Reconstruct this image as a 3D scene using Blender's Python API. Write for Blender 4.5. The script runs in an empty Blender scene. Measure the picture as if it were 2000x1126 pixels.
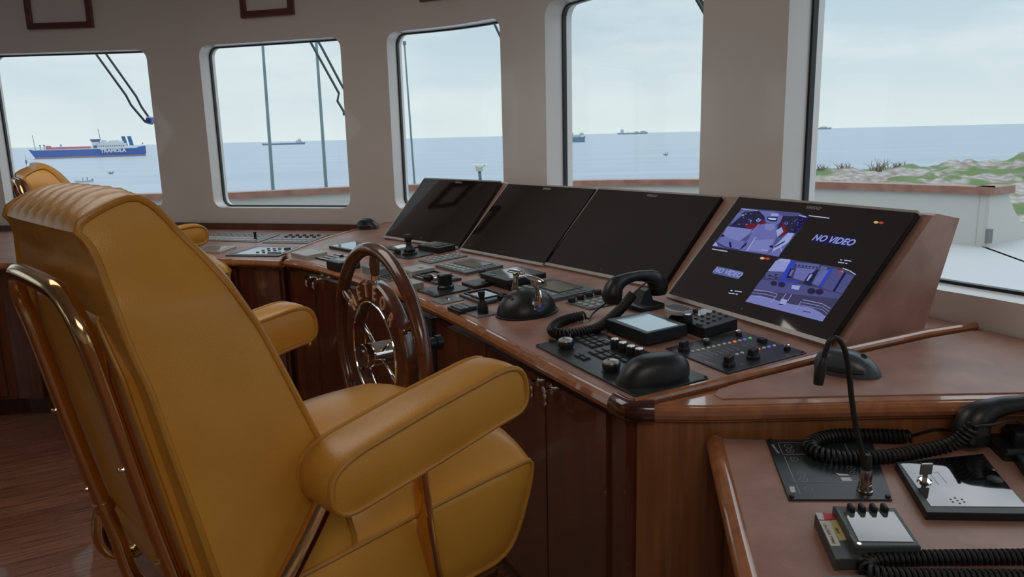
import bpy, bmesh, math, random
from mathutils import Vector, Matrix, geometry
random.seed(7)
C = bpy.context.scene.collection
PI = math.pi

# ------------------------------------------------------------------ camera, sky, light, exposure
F_PX = 1480.0
CAM_Z = 1.18
_roll = math.atan(0.024)
_pitch = math.atan((563 - 264.5) * math.cos(_roll) / F_PX)
FW = Vector((0, math.cos(_pitch), -math.sin(_pitch)))
_r0 = Vector((1, 0, 0)); _u0 = _r0.cross(FW)
RT = _r0 * math.cos(_roll) - _u0 * math.sin(_roll)
UP = _r0 * math.sin(_roll) + _u0 * math.cos(_roll)
cd = bpy.data.cameras.new('camera'); cam = bpy.data.objects.new('camera', cd); C.objects.link(cam)
cd.sensor_width = 36; cd.lens = F_PX / 2000 * 36; cd.clip_end = 20000; cd.clip_start = 0.02
cam.matrix_world = Matrix(((RT.x, UP.x, -FW.x, 0), (RT.y, UP.y, -FW.y, 0), (RT.z, UP.z, -FW.z, CAM_Z), (0, 0, 0, 1)))
bpy.context.scene.camera = cam

def sight(x, y):
    return FW * F_PX + RT * (x - 1000) + UP * (563 - y)
def gp(x, y, z):                      # the point of the level plane z seen at a pixel
    d = sight(x, y); return d * ((z - CAM_Z) / d.z) + Vector((0, 0, CAM_Z))

sc = bpy.context.scene
sc.view_settings.view_transform = 'Standard'; sc.view_settings.look = 'None'
sc.view_settings.exposure = 0.0; sc.view_settings.gamma = 1.0
sc.view_settings.use_curve_mapping = False

w = bpy.data.worlds.new('overcast'); sc.world = w; w.use_nodes = True
nt = w.node_tree; nt.nodes.clear()
def N(t, **k):
    n = nt.nodes.new(t)
    for a, b in k.items(): setattr(n, a, b)
    return n
out = N('ShaderNodeOutputWorld'); bg = N('ShaderNodeBackground'); tc = N('ShaderNodeTexCoord')
sep = N('ShaderNodeSeparateXYZ'); ramp = N('ShaderNodeValToRGB'); mp = N('ShaderNodeMapping'); nz = N('ShaderNodeTexNoise')
cr = N('ShaderNodeValToRGB'); mix = N('ShaderNodeMix', data_type='RGBA'); mul = N('ShaderNodeMath', operation='MULTIPLY')
L = nt.links.new
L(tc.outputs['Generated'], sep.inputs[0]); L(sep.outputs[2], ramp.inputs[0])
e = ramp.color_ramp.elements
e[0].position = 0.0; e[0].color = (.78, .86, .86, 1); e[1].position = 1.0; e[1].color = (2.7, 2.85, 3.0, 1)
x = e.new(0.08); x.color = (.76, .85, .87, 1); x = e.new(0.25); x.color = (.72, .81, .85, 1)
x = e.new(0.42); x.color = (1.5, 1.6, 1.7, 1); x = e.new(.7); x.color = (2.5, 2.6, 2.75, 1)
mp.inputs['Scale'].default_value = (1.2, 1.2, 4.5); L(tc.outputs['Generated'], mp.inputs[0]); L(mp.outputs[0], nz.inputs['Vector'])
nz.inputs['Scale'].default_value = 2.9; nz.inputs['Detail'].default_value = 5; nz.inputs['Roughness'].default_value = .5
cr.color_ramp.elements[0].position = .40; cr.color_ramp.elements[0].color = (0, 0, 0, 1)
cr.color_ramp.elements[1].position = .58; cr.color_ramp.elements[1].color = (1, 1, 1, 1)
L(nz.outputs[0], cr.inputs[0]); L(cr.outputs[0], mul.inputs[0])
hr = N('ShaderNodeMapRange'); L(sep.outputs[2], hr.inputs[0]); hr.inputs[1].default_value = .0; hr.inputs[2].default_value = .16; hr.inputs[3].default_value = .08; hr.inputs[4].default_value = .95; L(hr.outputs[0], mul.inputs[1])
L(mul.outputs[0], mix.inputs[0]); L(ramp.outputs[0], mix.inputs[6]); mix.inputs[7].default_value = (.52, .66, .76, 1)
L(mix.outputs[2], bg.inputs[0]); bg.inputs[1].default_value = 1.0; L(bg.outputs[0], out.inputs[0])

def area(name, loc, rot, sx, sy, power, col=(1, 1, 1)):
    d = bpy.data.lights.new(name, 'AREA'); d.shape = 'RECTANGLE'; d.size = sx; d.size_y = sy; d.energy = power; d.color = col
    o = bpy.data.objects.new(name, d); C.objects.link(o); o.location = loc; o.rotation_euler = rot; return o
# unseen fill lights under the ceiling, added to brighten the interior
area('fill_light', (-1.3, 2.1, 2.13), (0, 0, 0), 1.6, 1.2, 13, (1, .93, .85))
area('fill_light', (.2, -1.0, 2.13), (0, 0, 0), 1.2, 1.0, 16, (1, .93, .85))

# ------------------------------------------------------------------ materials
def mat(name, col, rough=.5, metal=0, coat=0, spec=.5, emit=None, es=1.0):
    m = bpy.data.materials.new(name); m.use_nodes = True
    b = m.node_tree.nodes['Principled BSDF']
    b.inputs['Base Color'].default_value = (*col, 1); b.inputs['Roughness'].default_value = rough
    b.inputs['Metallic'].default_value = metal; b.inputs['Coat Weight'].default_value = coat
    b.inputs['Coat Roughness'].default_value = .05; b.inputs['Specular IOR Level'].default_value = spec
    if emit: b.inputs['Emission Color'].default_value = (*emit, 1); b.inputs['Emission Strength'].default_value = es
    return m
def noisy(m, c1, c2, scale=(1, 1, 1), ns=5, detail=4, lo=.35, hi=.65, bump=0, bscale=None, dist=0, rough=None, coord='Object', wave=False):
    t = m.node_tree; b = t.nodes['Principled BSDF']; l = t.links.new
    tc = t.nodes.new('ShaderNodeTexCoord'); mp = t.nodes.new('ShaderNodeMapping'); mp.inputs['Scale'].default_value = scale
    l(tc.outputs[coord], mp.inputs[0])
    n = t.nodes.new('ShaderNodeTexNoise'); n.inputs['Scale'].default_value = ns; n.inputs['Detail'].default_value = detail
    n.inputs['Distortion'].default_value = dist
    l(mp.outputs[0], n.inputs['Vector'])
    r = t.nodes.new('ShaderNodeValToRGB'); r.color_ramp.elements[0].position = lo; r.color_ramp.elements[1].position = hi
    r.color_ramp.elements[0].color = (*c1, 1); r.color_ramp.elements[1].color = (*c2, 1)
    l(n.outputs[0], r.inputs[0]); l(r.outputs[0], b.inputs['Base Color'])
    if bump:
        n2 = t.nodes.new('ShaderNodeTexVoronoi' if bscale and bscale > 60 else 'ShaderNodeTexNoise')
        n2.inputs['Scale'].default_value = bscale or ns
        l((tc.outputs[coord] if bscale else mp.outputs[0]), n2.inputs['Vector'])
        bp = t.nodes.new('ShaderNodeBump'); bp.inputs['Strength'].default_value = bump; bp.inputs['Distance'].default_value = .002
        l(n2.outputs[0], bp.inputs['Height']); l(bp.outputs[0], b.inputs['Normal'])
    return m
M = {}
M['leather'] = noisy(mat('ochre_leather', (.5, .25, .04), .33, spec=.5), (.56, .26, .033), (.64, .315, .05), ns=6, bump=.10, bscale=480)
M['leather2'] = noisy(mat('ochre_leather_piping', (.45, .22, .035), .42), (.46, .205, .026), (.52, .24, .035), ns=12)
M['tan'] = noisy(mat('brown_leather', (.27, .105, .06), .38), (.27, .138, .098), (.41, .225, .17), ns=9, detail=8, bump=.07, bscale=420)
M['wood'] = noisy(mat('mahogany', (.2, .06, .02), .25, coat=.8), (.080, .022, .010), (.125, .036, .015), scale=(1, 1, .12), ns=38, detail=5, dist=1.0)
M['trim'] = noisy(mat('varnished_trim', (.33, .10, .03), .18, coat=1), (.29, .105, .042), (.41, .16, .065), scale=(1, 1, 1), ns=14, detail=5, dist=2.0)
M['oak'] = noisy(mat('veneer', (.3, .12, .04), .35, coat=.5), (.21, .075, .027), (.34, .132, .048), scale=(1, 1, .06), ns=90, detail=4, lo=.3, hi=.7)
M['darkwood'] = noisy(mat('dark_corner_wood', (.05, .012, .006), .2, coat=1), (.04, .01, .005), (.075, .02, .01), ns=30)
M['paint'] = mat('white_wall_paint', (.76, .72, .69), .26, coat=.4)
M['white'] = mat('white_enamel', (.80, .82, .80), .35)
M['ceil'] = mat('ceiling_paint', (.7, .68, .65), .7)
M['black'] = mat('black_plastic', (.012, .015, .018), .38)
M['blackm'] = mat('black_satin_plate', (.022, .026, .030), .34)
M['rubber'] = mat('black_rubber', (.008, .009, .010), .5)
M['gloss'] = mat('black_glass', (.006, .005, .006), .03, spec=.8, coat=1)
M['lcd'] = mat('grey_lcd', (.10, .12, .115), .08, coat=1)
M['lcdtan'] = mat('olive_lcd', (.23, .21, .16), .12, coat=1)
M['lcdblue'] = mat('touch_screen', (.22, .30, .33), .10, coat=1, emit=(.25, .36, .42), es=.35)
M['teal'] = mat('grey_teal_plastic', (.10, .135, .14), .4)
M['grey'] = mat('mid_grey_plastic', (.16, .17, .17), .42)
M['lgrey'] = mat('light_grey_plastic', (.42, .43, .42), .4)
M['dgrey'] = mat('dark_grey_plastic', (.05, .055, .058), .4)
M['silver'] = mat('brushed_silver', (.62, .62, .60), .28, metal=1)
M['chrome'] = mat('chrome', (.80, .79, .77), .06, metal=1)
M['brass'] = mat('polished_brass', (.72, .46, .22), .13, metal=1)
M['gold'] = mat('gilt_letters', (.80, .52, .34), .4, metal=.35)
M['seal'] = mat('black_window_seal', (.006, .009, .012), .4)
M['print'] = mat('white_print', (.6, .62, .62), .6)
M['label'] = mat('cream_label', (.6, .58, .5), .6)
M['red'] = mat('red_label', (.6, .04, .06), .5)
M['yellow'] = mat('yellow_label', (.55, .45, .18), .6)
M['pink'] = mat('pink_reflection', (.75, .42, .45), .35)
M['blue'] = mat('blue_badge', (.05, .12, .45), .3, coat=1)
M['led_o'] = mat('orange_lamp', (.8, .22, .05), .3, emit=(.9, .22, .04), es=.5)
M['led_b'] = mat('violet_lamp', (.15, .12, .7), .3, emit=(.2, .15, .9), es=.5)
M['led_g'] = mat('green_lamp', (.1, .5, .12), .3, emit=(.1, .6, .12), es=.4)
M['led_y'] = mat('clear_lamp', (.75, .75, .68), .2)
g = bpy.data.materials.new('window_glass'); g.use_nodes = True; t = g.node_tree; t.nodes.clear()
o_ = t.nodes.new('ShaderNodeOutputMaterial'); mx = t.nodes.new('ShaderNodeMixShader'); tr = t.nodes.new('ShaderNodeBsdfTransparent')
gl = t.nodes.new('ShaderNodeBsdfGlossy'); gl.inputs['Roughness'].default_value = .0; tr.inputs[0].default_value = (.975, .99, .99, 1)
lw = t.nodes.new('ShaderNodeLayerWeight'); pw = t.nodes.new('ShaderNodeMath'); pw.operation = 'POWER'; pw.inputs[1].default_value = 4
ma = t.nodes.new('ShaderNodeMath'); ma.operation = 'MULTIPLY_ADD'; ma.inputs[1].default_value = .5; ma.inputs[2].default_value = .012
t.links.new(lw.outputs['Facing'], pw.inputs[0]); t.links.new(pw.outputs[0], ma.inputs[0]); t.links.new(ma.outputs[0], mx.inputs[0]); t.links.new(tr.outputs[0], mx.inputs[1]); t.links.new(gl.outputs[0], mx.inputs[2]); t.links.new(mx.outputs[0], o_.inputs[0])
M['glass'] = g

# ------------------------------------------------------------------ mesh helpers
def rrect(x0, x1, y0, y1, r, n=4):
    if r <= 0: return [(x0, y0), (x1, y0), (x1, y1), (x0, y1)]
    r = min(r, (x1 - x0) / 2.01, (y1 - y0) / 2.01); P = []
    for cx, cy, a in ((x1 - r, y0 + r, -90), (x1 - r, y1 - r, 0), (x0 + r, y1 - r, 90), (x0 + r, y0 + r, 180)):
        for i in range(n + 1):
            t = math.radians(a + 90 * i / n); P.append((cx + r * math.cos(t), cy + r * math.sin(t)))
    return P
def inset(P, d):
    n = len(P); R = []
    for i in range(n):
        a, b, c = Vector(P[i - 1]), Vector(P[i]), Vector(P[(i + 1) % n])
        u = (b - a).normalized(); v = (c - b).normalized()
        m = Vector((-u.y - v.y, u.x + v.x))
        m = m.normalized() if m.length > 1e-9 else Vector((-u.y, u.x))
        k = d / max(.4, math.sqrt(max(.05, (1 + u.dot(v)) / 2))); R.append((b.x + m.x * k, b.y + m.y * k))
    return R
class MB:
    def __init__(s, mtx=None): s.v = []; s.f = []; s.mi = []; s.sm = []; s.M = mtx or Matrix()
    def add(s, vs, fs, mi=0, smooth=False):
        k = len(s.v); s.v += [s.M @ Vector(v) for v in vs]
        for f in fs: s.f.append([k + i for i in f]); s.mi.append(mi); s.sm.append(smooth)
        return s
    def prism(s, P, z0, z1, ch=0, mi=0):
        n = len(P); rings = [(P, z0)]
        if ch: rings += [(P, z1 - ch), (inset(P, ch * .3), z1 - ch * .3), (inset(P, ch), z1)]
        else: rings += [(P, z1)]
        vs = []
        for Q, z in rings: vs += [(p[0], p[1], z) for p in Q]
        fs = []
        for r in range(len(rings) - 1):
            for i in range(n):
                j = (i + 1) % n; fs.append((r * n + i, r * n + j, (r + 1) * n + j, (r + 1) * n + i))
        fs.append(tuple(reversed(range(n)))); fs.append(tuple((len(rings) - 1) * n + i for i in range(n)))
        return s.add(vs, fs, mi)
    def box(s, x0, x1, y0, y1, z0, z1, r=0, ch=0, mi=0): return s.prism(rrect(x0, x1, y0, y1, r), z0, z1, ch, mi)
    def lathe(s, prof, c=(0, 0, 0), seg=24, mi=0, smooth=True, sx=1, sy=1, axis=None):
        vs = []; fs = []; n = len(prof); R = Matrix()
        if axis is not None: R = Vector((0, 0, 1)).rotation_difference(Vector(axis)).to_matrix().to_4x4()
        for r, z in prof:
            for i in range(seg):
                a = 2 * PI * i / seg; vs.append(Vector(c) + (R @ Vector((r * sx * math.cos(a), r * sy * math.sin(a), z))))
        for j in range(n - 1):
            for i in range(seg):
                k = (i + 1) % seg; fs.append((j * seg + i, j * seg + k, (j + 1) * seg + k, (j + 1) * seg + i))
        s.add(vs, fs, mi, smooth)
        s.add(vs[:seg], [tuple(reversed(range(seg)))], mi); s.add(vs[-seg:], [tuple(range(seg))], mi); return s
    def cyl(s, c, r, h, seg=20, ch=0, mi=0, axis=None, r2=None):
        r2 = r if r2 is None else r2
        pr = [(r, 0), (r2, h - ch), (r2 - ch, h)] if ch else [(r, 0), (r2, h)]
        vsm = s.lathe(pr, c, seg, mi, False, axis=axis); return s
    def tube(s, P, r, seg=8, closed=False, mi=0, flat=None):
        P = [Vector(p) for p in P]; n = len(P); vs = []; fs = []
        rr = r if isinstance(r, (list, tuple)) else [r] * n
        T = []
        for i in range(n):
            a = P[(i - 1) % n] if (closed or i) else P[i]; b = P[(i + 1) % n] if (closed or i < n - 1) else P[i]
            d = b - a; T.append(d.normalized() if d.length > 1e-9 else Vector((0, 0, 1)))
        up = Vector((0, 0, 1)) if abs(T[0].z) < .9 else Vector((1, 0, 0))
        u = T[0].cross(up).normalized()
        for i in range(n):
            u = (u - T[i] * u.dot(T[i])); u = u.normalized() if u.length > 1e-6 else T[i].orthogonal().normalized()
            v = T[i].cross(u)
            for k in range(seg):
                a = 2 * PI * k / seg; fx = flat[0] if flat else 1; fy = flat[1] if flat else 1
                vs.append(P[i] + u * math.cos(a) * rr[i] * fx + v * math.sin(a) * rr[i] * fy)
        m = n if closed else n - 1
        for i in range(m):
            j = (i + 1) % n
            for k in range(seg):
                q = (k + 1) % seg; fs.append((i * seg + k, i * seg + q, j * seg + q, j * seg + k))
        s.add(vs, fs, mi, True)
        if not closed:
            s.add(vs[:seg], [tuple(reversed(range(seg)))], mi); s.add(vs[-seg:], [tuple(range(seg))], mi)
        return s
    def text(s, body, size, mtx, mi=0, ext=.0004, align='CENTER', shear=0, bold=0):
        cu = bpy.data.curves.new('t', 'FONT'); cu.body = body; cu.size = size; cu.align_x = align; cu.align_y = 'CENTER'
        cu.extrude = ext; cu.shear = shear; cu.offset = bold; cu.resolution_u = 3
        o = bpy.data.objects.new('t', cu); C.objects.link(o)
        me = o.to_mesh(); s.add([mtx @ v.co for v in me.vertices], [tuple(p.vertices) for p in me.polygons], mi)
        o.to_mesh_clear(); bpy.data.objects.remove(o); bpy.data.curves.remove(cu); return s
    def build(s, name, mats, parent=None, autosmooth=None):
        me = bpy.data.meshes.new(name); me.from_pydata([tuple(v) for v in s.v], [], s.f)
        for m in (mats if isinstance(mats, (list, tuple)) else [mats]): me.materials.append(M[m] if isinstance(m, str) else m)
        me.polygons.foreach_set('material_index', s.mi); me.polygons.foreach_set('use_smooth', s.sm); me.update()
        bm = bmesh.new(); bm.from_mesh(me); bmesh.ops.remove_doubles(bm, verts=bm.verts, dist=1e-6)
        if autosmooth:
            for f in bm.faces: f.smooth = True
            for e_ in bm.edges:
                e_.smooth = len(e_.link_faces) == 2 and e_.calc_face_angle(0) < autosmooth
        bmesh.ops.recalc_face_normals(bm, faces=bm.faces)
        if not autosmooth:
            for e_ in bm.edges:
                if len(e_.link_faces) == 2 and e_.calc_face_angle(0) > .62: e_.smooth = False
        bm.to_mesh(me); bm.free()
        o = bpy.data.objects.new(name, me); C.objects.link(o)
        if parent: o.parent = parent
        return o
def merge(o, mb, m):
    """adds printed marks to the surface of an existing part"""
    me = o.data; me.materials.append(M[m]); k = len(me.materials) - 1; bm = bmesh.new(); bm.from_mesh(me)
    vs = [bm.verts.new(v) for v in mb.v]
    for f in mb.f:
        try: bm.faces.new([vs[i] for i in f]).material_index = k
        except ValueError: pass
    bm.to_mesh(me); bm.free()
def tag(o, label=None, cat=None, group=None, kind=None):
    if label: o['label'] = label
    if cat: o['category'] = cat
    if group: o['group'] = group
    if kind: o['kind'] = kind
    return o
def thing(name, label, cat, mtx=None, group=None, kind=None):
    o = bpy.data.objects.new(name, None); o.empty_display_size = .05; C.objects.link(o)
    if mtx is not None: o.matrix_world = mtx if isinstance(mtx, Matrix) else Matrix.Translation(mtx)
    return tag(o, label, cat, group, kind)
def link_copy(o, parent, loc, rot=None):
    c = o.copy(); C.objects.link(c); c.parent = parent; c.location = loc
    if rot is not None: c.rotation_euler = rot
    return c
def catmull(P, n=8, closed=False):
    P = [Vector(p) for p in P]; R = []; m = len(P)
    for i in range(m if closed else m - 1):
        if closed: a, b, c, d = P[i - 1], P[i], P[(i + 1) % m], P[(i + 2) % m]
        else: a, b, c, d = P[max(i - 1, 0)], P[i], P[i + 1], P[min(i + 2, m - 1)]
        for k in range(n):
            t = k / n
            R.append(.5 * ((2 * b) + (c - a) * t + (2 * a - 5 * b + 4 * c - d) * t * t + (3 * b - a - 3 * c + d) * t ** 3))
    if not closed: R.append(P[-1])
    return R
def coil(path, R, pitch, r, per=10):
    P = [Vector(p) for p in path]; D = [0]
    for i in range(1, len(P)): D.append(D[-1] + (P[i] - P[i - 1]).length)
    n = int(D[-1] / pitch * per); out_ = []; j = 0; u = None
    for k in range(n + 1):
        d = D[-1] * k / n
        while j < len(D) - 2 and D[j + 1] < d: j += 1
        t = (d - D[j]) / max(1e-9, D[j + 1] - D[j]); c = P[j].lerp(P[j + 1], t); T = (P[j + 1] - P[j]).normalized()
        if u is None: u = T.orthogonal().normalized()
        u = (u - T * u.dot(T)).normalized(); v = T.cross(u); a = 2 * PI * k / per
        out_.append(c + (u * math.cos(a) + v * math.sin(a)) * R)
    mb = MB(); mb.tube(out_, r, 6); return mb
# ------------------------------------------------------------------ the bridge: curved wall with its windows
def struct(o): o['kind'] = 'structure'; return o
WALL = [(-5.9, -3.0), (-5.9, -1.0), (-5.85, 1.0), (-5.6, 2.3), (-5.1, 3.35), (-4.4, 4.05), (-3.6, 4.4), (-3.0, 4.48), (-2.0, 4.42), (-1.67, 4.33), (-.87, 4.09), (-.6, 3.97), (-.28, 3.80),
        (-.02, 3.55), (.19, 3.2), (.59, 2.42), (.75, 2.1), (.95, 1.69), (1.05, 1.5), (1.35, .85), (1.62, .2), (1.82, -.6), (1.9, -1.5), (1.9, -3.0)]
WC = catmull([(a, b, 0) for a, b in WALL], 12)
WS = [0]
for i in range(1, len(WC)): WS.append(WS[-1] + (WC[i] - WC[i - 1]).length)
def wall_at(s, off=0):
    s = max(0, min(WS[-1] - 1e-6, s)); lo, hi = 0, len(WS) - 1
    while hi - lo > 1:
        m = (lo + hi) // 2
        if WS[m] <= s: lo = m
        else: hi = m
    t = (s - WS[lo]) / (WS[hi] - WS[lo])
    def tan(i):
        a = WC[max(0, i - 1)]; b = WC[min(len(WC) - 1, i + 1)]; return (b - a).normalized()
    T = tan(lo).lerp(tan(hi), t).normalized(); p = WC[lo].lerp(WC[hi], t)
    return p + Vector((-T.y, T.x, 0)) * off, T
def wall_s(px, y=250):
    d = sight(px, y); best = None
    for i in range(60, len(WC) - 1):
        a, b = WC[i], WC[i + 1]
        ca = a.x * d.y - a.y * d.x; cb = b.x * d.y - b.y * d.x
        if ca * cb <= 0 and (a.x * d.x + a.y * d.y) > 0:
            return WS[i] + (WS[i + 1] - WS[i]) * abs(ca) / (abs(ca) + abs(cb))
ZB, ZT = .817, 1.700
s5 = wall_s(1531)
HOLES = [(wall_s(-12), wall_s(302)), (wall_s(403), wall_s(675)), (wall_s(764), wall_s(981)), (wall_s(1067), wall_s(1368)), (s5, s5 + 1.15)]
s6 = s5 + 1.5
HOLES += [(s6, s6 + 1.0), (s6 + 1.3, s6 + 2.2), (HOLES[0][0] - 1.3, HOLES[0][0] - .35), (HOLES[0][0] - 2.7, HOLES[0][0] - 1.65), (1.0, 2.1), (2.6, 3.7)]  # side and aft windows out of view, added to let in light
HOLES = [(a, b, ZB, ZT) for a, b in HOLES]
TH = .13; ZC = 2.15
def wall_mesh():
    pts = []; edges = []; R = .055
    S0, S1 = 0, WS[-1]; nS = int((S1 - S0) / .06)
    xs = [S0 + (S1 - S0) * i / nS for i in range(nS + 1)]
    border = [(x, 0) for x in xs] + [(S1, z) for z in (.5, 1, 1.5)] + [(x, ZC) for x in reversed(xs)] + [(S0, z) for z in (1.5, 1, .5)]
    loops = [border]
    for a, b, z0, z1 in HOLES:
        c = rrect(a, b, z0, z1, R, 6); P = []
        for i in range(len(c)):
            p, q = c[i], c[(i + 1) % len(c)]; m = max(1, int(math.dist(p, q) / .06))
            for k in range(m): P.append((p[0] + (q[0] - p[0]) * k / m, p[1] + (q[1] - p[1]) * k / m))
        loops.append(P)
    for P in loops:
        k = len(pts); pts += P; edges += [(k + i, k + (i + 1) % len(P)) for i in range(len(P))]
    def inhole(s, z, m=0): return any(a - m < s < b + m and z0 - m < z < z1 + m for a, b, z0, z1 in HOLES)
    for x in xs[1:-1]:
        for z in (.3, .6, .76, .9, 1.25, 1.6, 1.78, 1.95):
            if not inhole(x, z, .03): pts.append((x, z))
    V, E_, F, *_ = geometry.delaunay_2d_cdt([Vector(p) for p in pts], edges, [], 0, 1e-5)
    def sd(s, z):
        for a, b, z0, z1 in HOLES:
            if a < s < b and z0 < z < z1:
                dx = max(a + R - s, s - (b - R), 0); dz = max(z0 + R - z, z - (z1 - R), 0)
                if dx * dx + dz * dz < R * R or dx == 0 or dz == 0: return True
        return False
    keep = []
    for f in F:
        c = sum((V[i] for i in f), Vector((0, 0))) / len(f)
        if not sd(c.x, c.y): keep.append(list(f))
    mb = MB()
    def at(v, off):
        p, T = wall_at(v[0], off); return (p.x, p.y, v[1])
    mb.add([at(v, 0) for v in V], keep, 0, True)
    mb.add([at(v, TH) for v in V], [list(reversed(f)) for f in keep], 0, True)
    for P in loops:
        n = len(P)
        mb.add([at(p, 0) for p in P] + [at(p, TH) for p in P], [(i, (i + 1) % n, n + (i + 1) % n, n + i) for i in range(n)], 0, False)
    return mb, loops[1:], at
wmb, holes, wat = wall_mesh()
wall = struct(wmb.build('wall_front', 'paint'))
for k, P in enumerate(holes):
    wn = thing('window_%d' % (k + 1), None, None, wat(P[0], 0)); wn['kind'] = 'structure'
    loc = Vector(wn.location)
    n = len(P); mb = MB(Matrix.Translation(-loc))
    Q = inset(P, .007); vs = []
    for (X, off) in ((P, .082), (Q, .082), (Q, .100), (P, .100)): vs += [wat(p, off) for p in X]
    mb.add(vs, [(r * n + i, r * n + (i + 1) % n, ((r + 1) % 4) * n + (i + 1) % n, ((r + 1) % 4) * n + i) for r in range(4) for i in range(n)])
    mb.build('window_seal', 'seal', wn)
    mb = MB(Matrix.Translation(-loc)); a, b, z0, z1 = HOLES[k]; m = 8; vs = []; fs = []
    for off in (.088, .094):
        for i in range(m + 1):
            s = a + (b - a) * i / m; vs += [wat((s, z0 + .004), off), wat((s, z1 - .004), off)]
    h = 2 * (m + 1)
    for i in range(m):
        fs += [(2 * i, 2 * i + 2, 2 * i + 3, 2 * i + 1), (h + 2 * i, h + 2 * i + 1, h + 2 * i + 3, h + 2 * i + 2)]
    mb.add(vs, fs, 0, True)
    mb.build('pane', 'glass', wn)

foot = [(p.x, p.y) for p in WC[::3]] + [(WC[-1].x, WC[-1].y)]
foot_o = [(wall_at(WS[-1] * i / 80, TH)[0].x, wall_at(WS[-1] * i / 80, TH)[0].y) for i in range(81)]
# floor boards run fore and aft
fm = mat('floor_boards', (.2, .09, .05), .33, coat=.25); t = fm.node_tree; b = t.nodes['Principled BSDF']; l = t.links.new
tc_ = t.nodes.new('ShaderNodeTexCoord'); mp_ = t.nodes.new('ShaderNodeMapping'); mp_.inputs['Rotation'].default_value = (0, 0, math.radians(-30))
l(tc_.outputs['Object'], mp_.inputs[0]); br = t.nodes.new('ShaderNodeTexBrick'); l(mp_.outputs[0], br.inputs['Vector'])
br.inputs['Scale'].default_value = 1; br.inputs['Brick Width'].default_value = .9; br.inputs['Row Height'].default_value = .085; br.inputs['Mortar Size'].default_value = .0012
br.inputs['Color1'].default_value = (.20, .080, .045, 1); br.inputs['Color2'].default_value = (.29, .125, .075, 1); br.inputs['Mortar'].default_value = (.03, .012, .008, 1)
m2 = t.nodes.new('ShaderNodeMapping'); m2.inputs['Scale'].default_value = (1.5, 22, 1); l(mp_.outputs[0], m2.inputs[0])
nn = t.nodes.new('ShaderNodeTexNoise'); nn.inputs['Scale'].default_value = 5; nn.inputs['Detail'].default_value = 8; l(m2.outputs[0], nn.inputs['Vector'])
rr = t.nodes.new('ShaderNodeValToRGB'); rr.color_ramp.elements[0].position = .35; rr.color_ramp.elements[0].color = (.45, .45, .45, 1); rr.color_ramp.elements[1].position = .6
l(nn.outputs[0], rr.inputs[0]); mm = t.nodes.new('ShaderNodeMix'); mm.data_type = 'RGBA'; mm.blend_type = 'MULTIPLY'; mm.inputs[0].default_value = 1
l(br.outputs[0], mm.inputs[6]); l(rr.outputs[0], mm.inputs[7]); l(mm.outputs[2], b.inputs['Base Color'])
M['floor'] = fm
mb = MB(); mb.prism(list(reversed(foot_o)), -.06, 0); struct(mb.build('floor', 'floor'))
mb = MB(); mb.prism(list(reversed(foot_o)), ZC, ZC + .06); struct(mb.build('ceiling', 'ceil'))
mb = MB()
for x0, x1, z0, z1 in ((-5.9, 1.9, 0, ZC),):
    mb.box(x0, x1, -3.12, -3.0, z0, z1)
struct(mb.build('wall_back', 'paint'))

# ------------------------------------------------------------------ wheelhouse console
class Plane:
    """a gently sloping desk top: height z0 at the line n.p = c, rising by T per metre along n"""
    def __init__(s, z0, T, n, c): s.z0 = z0; s.T = T; s.n = Vector(n).normalized(); s.c = c
    def z(s, x, y): return s.z0 + s.T * (Vector((x, y)).dot(s.n) - s.c)
    def hit(s, px, py, h=0):
        d = sight(px, py); dn = d.x * s.n.x + d.y * s.n.y
        t = (s.z0 + h - s.T * s.c - CAM_Z) / (d.z - s.T * dn); return Vector((d.x * t, d.y * t, CAM_Z + d.z * t))
    def mtx(s, x, y, ang, h=0):
        a = math.radians(ang); nz_ = Vector((-s.T * s.n.x, -s.T * s.n.y, 1)).normalized()
        X = Vector((math.cos(a), math.sin(a), 0)); X = (X - nz_ * X.dot(nz_)).normalized(); Y = nz_.cross(X)
        return Matrix(((X.x, Y.x, nz_.x, x), (X.y, Y.y, nz_.y, y), (X.z, Y.z, nz_.z, s.z(x, y) + h), (0, 0, 0, 1)))
O2 = Vector((.196, 1.316)); UU = Vector((-.54, .842)).normalized(); VV = Vector((UU.y, -UU.x)); TILT = .06
def zc(x, y): return .705 + TILT * (Vector((x, y)) - O2).dot(VV)
CP = Plane(.705, TILT, VV, O2.dot(VV))
def con(a, b): p = O2 + UU * a + VV * b; return (p.x, p.y)
FRONT = [(.196, 1.315), (.102, 1.499), (-.03, 1.765), (-.15, 2.002), (-.325, 2.308), (-.53, 2.605), (-.795, 2.952), (-.923, 3.075)]
FC = [(p.x, p.y) for p in catmull([(a, b, 0) for a, b in FRONT], 6)]
def roundcorner(P, i, r, n=5):
    a, b, c = Vector(P[i - 1]), Vector(P[i]), Vector(P[i + 1]); p = b + (a - b).normalized() * r; q = b + (c - b).normalized() * r
    return P[:i] + [tuple((p * (1 - t) + b * t) * (1 - t) + (b * (1 - t) + q * t) * t) for t in [k / n for k in range(n + 1)]] + P[i + 1:]
def wallpts(sa, sb, off, step=.12):
    n = max(2, int(abs(sb - sa) / step)); return [(lambda p: (p.x, p.y))(wall_at(sa + (sb - sa) * i / n, off)[0]) for i in range(n + 1)]
def near_s(x, y): return min(range(len(WC)), key=lambda i: (WC[i].x - x) ** 2 + (WC[i].y - y) ** 2)
LEFT_END = [(-.959, 3.20), (-.90, 3.46), (-.80, 3.72), (-.69, 3.93)]
RIGHT_END = [(.216, 1.294), (.387, 1.364), (.615, 1.464), (.879, 1.559), (1.0, 1.585)]
s_r = WS[near_s(1.0, 1.59)]; s_l = WS[near_s(-.66, 3.99)]
top = FC[:-1] + LEFT_END + wallpts(s_l, s_r, -.008) + list(reversed(RIGHT_END))
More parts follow.
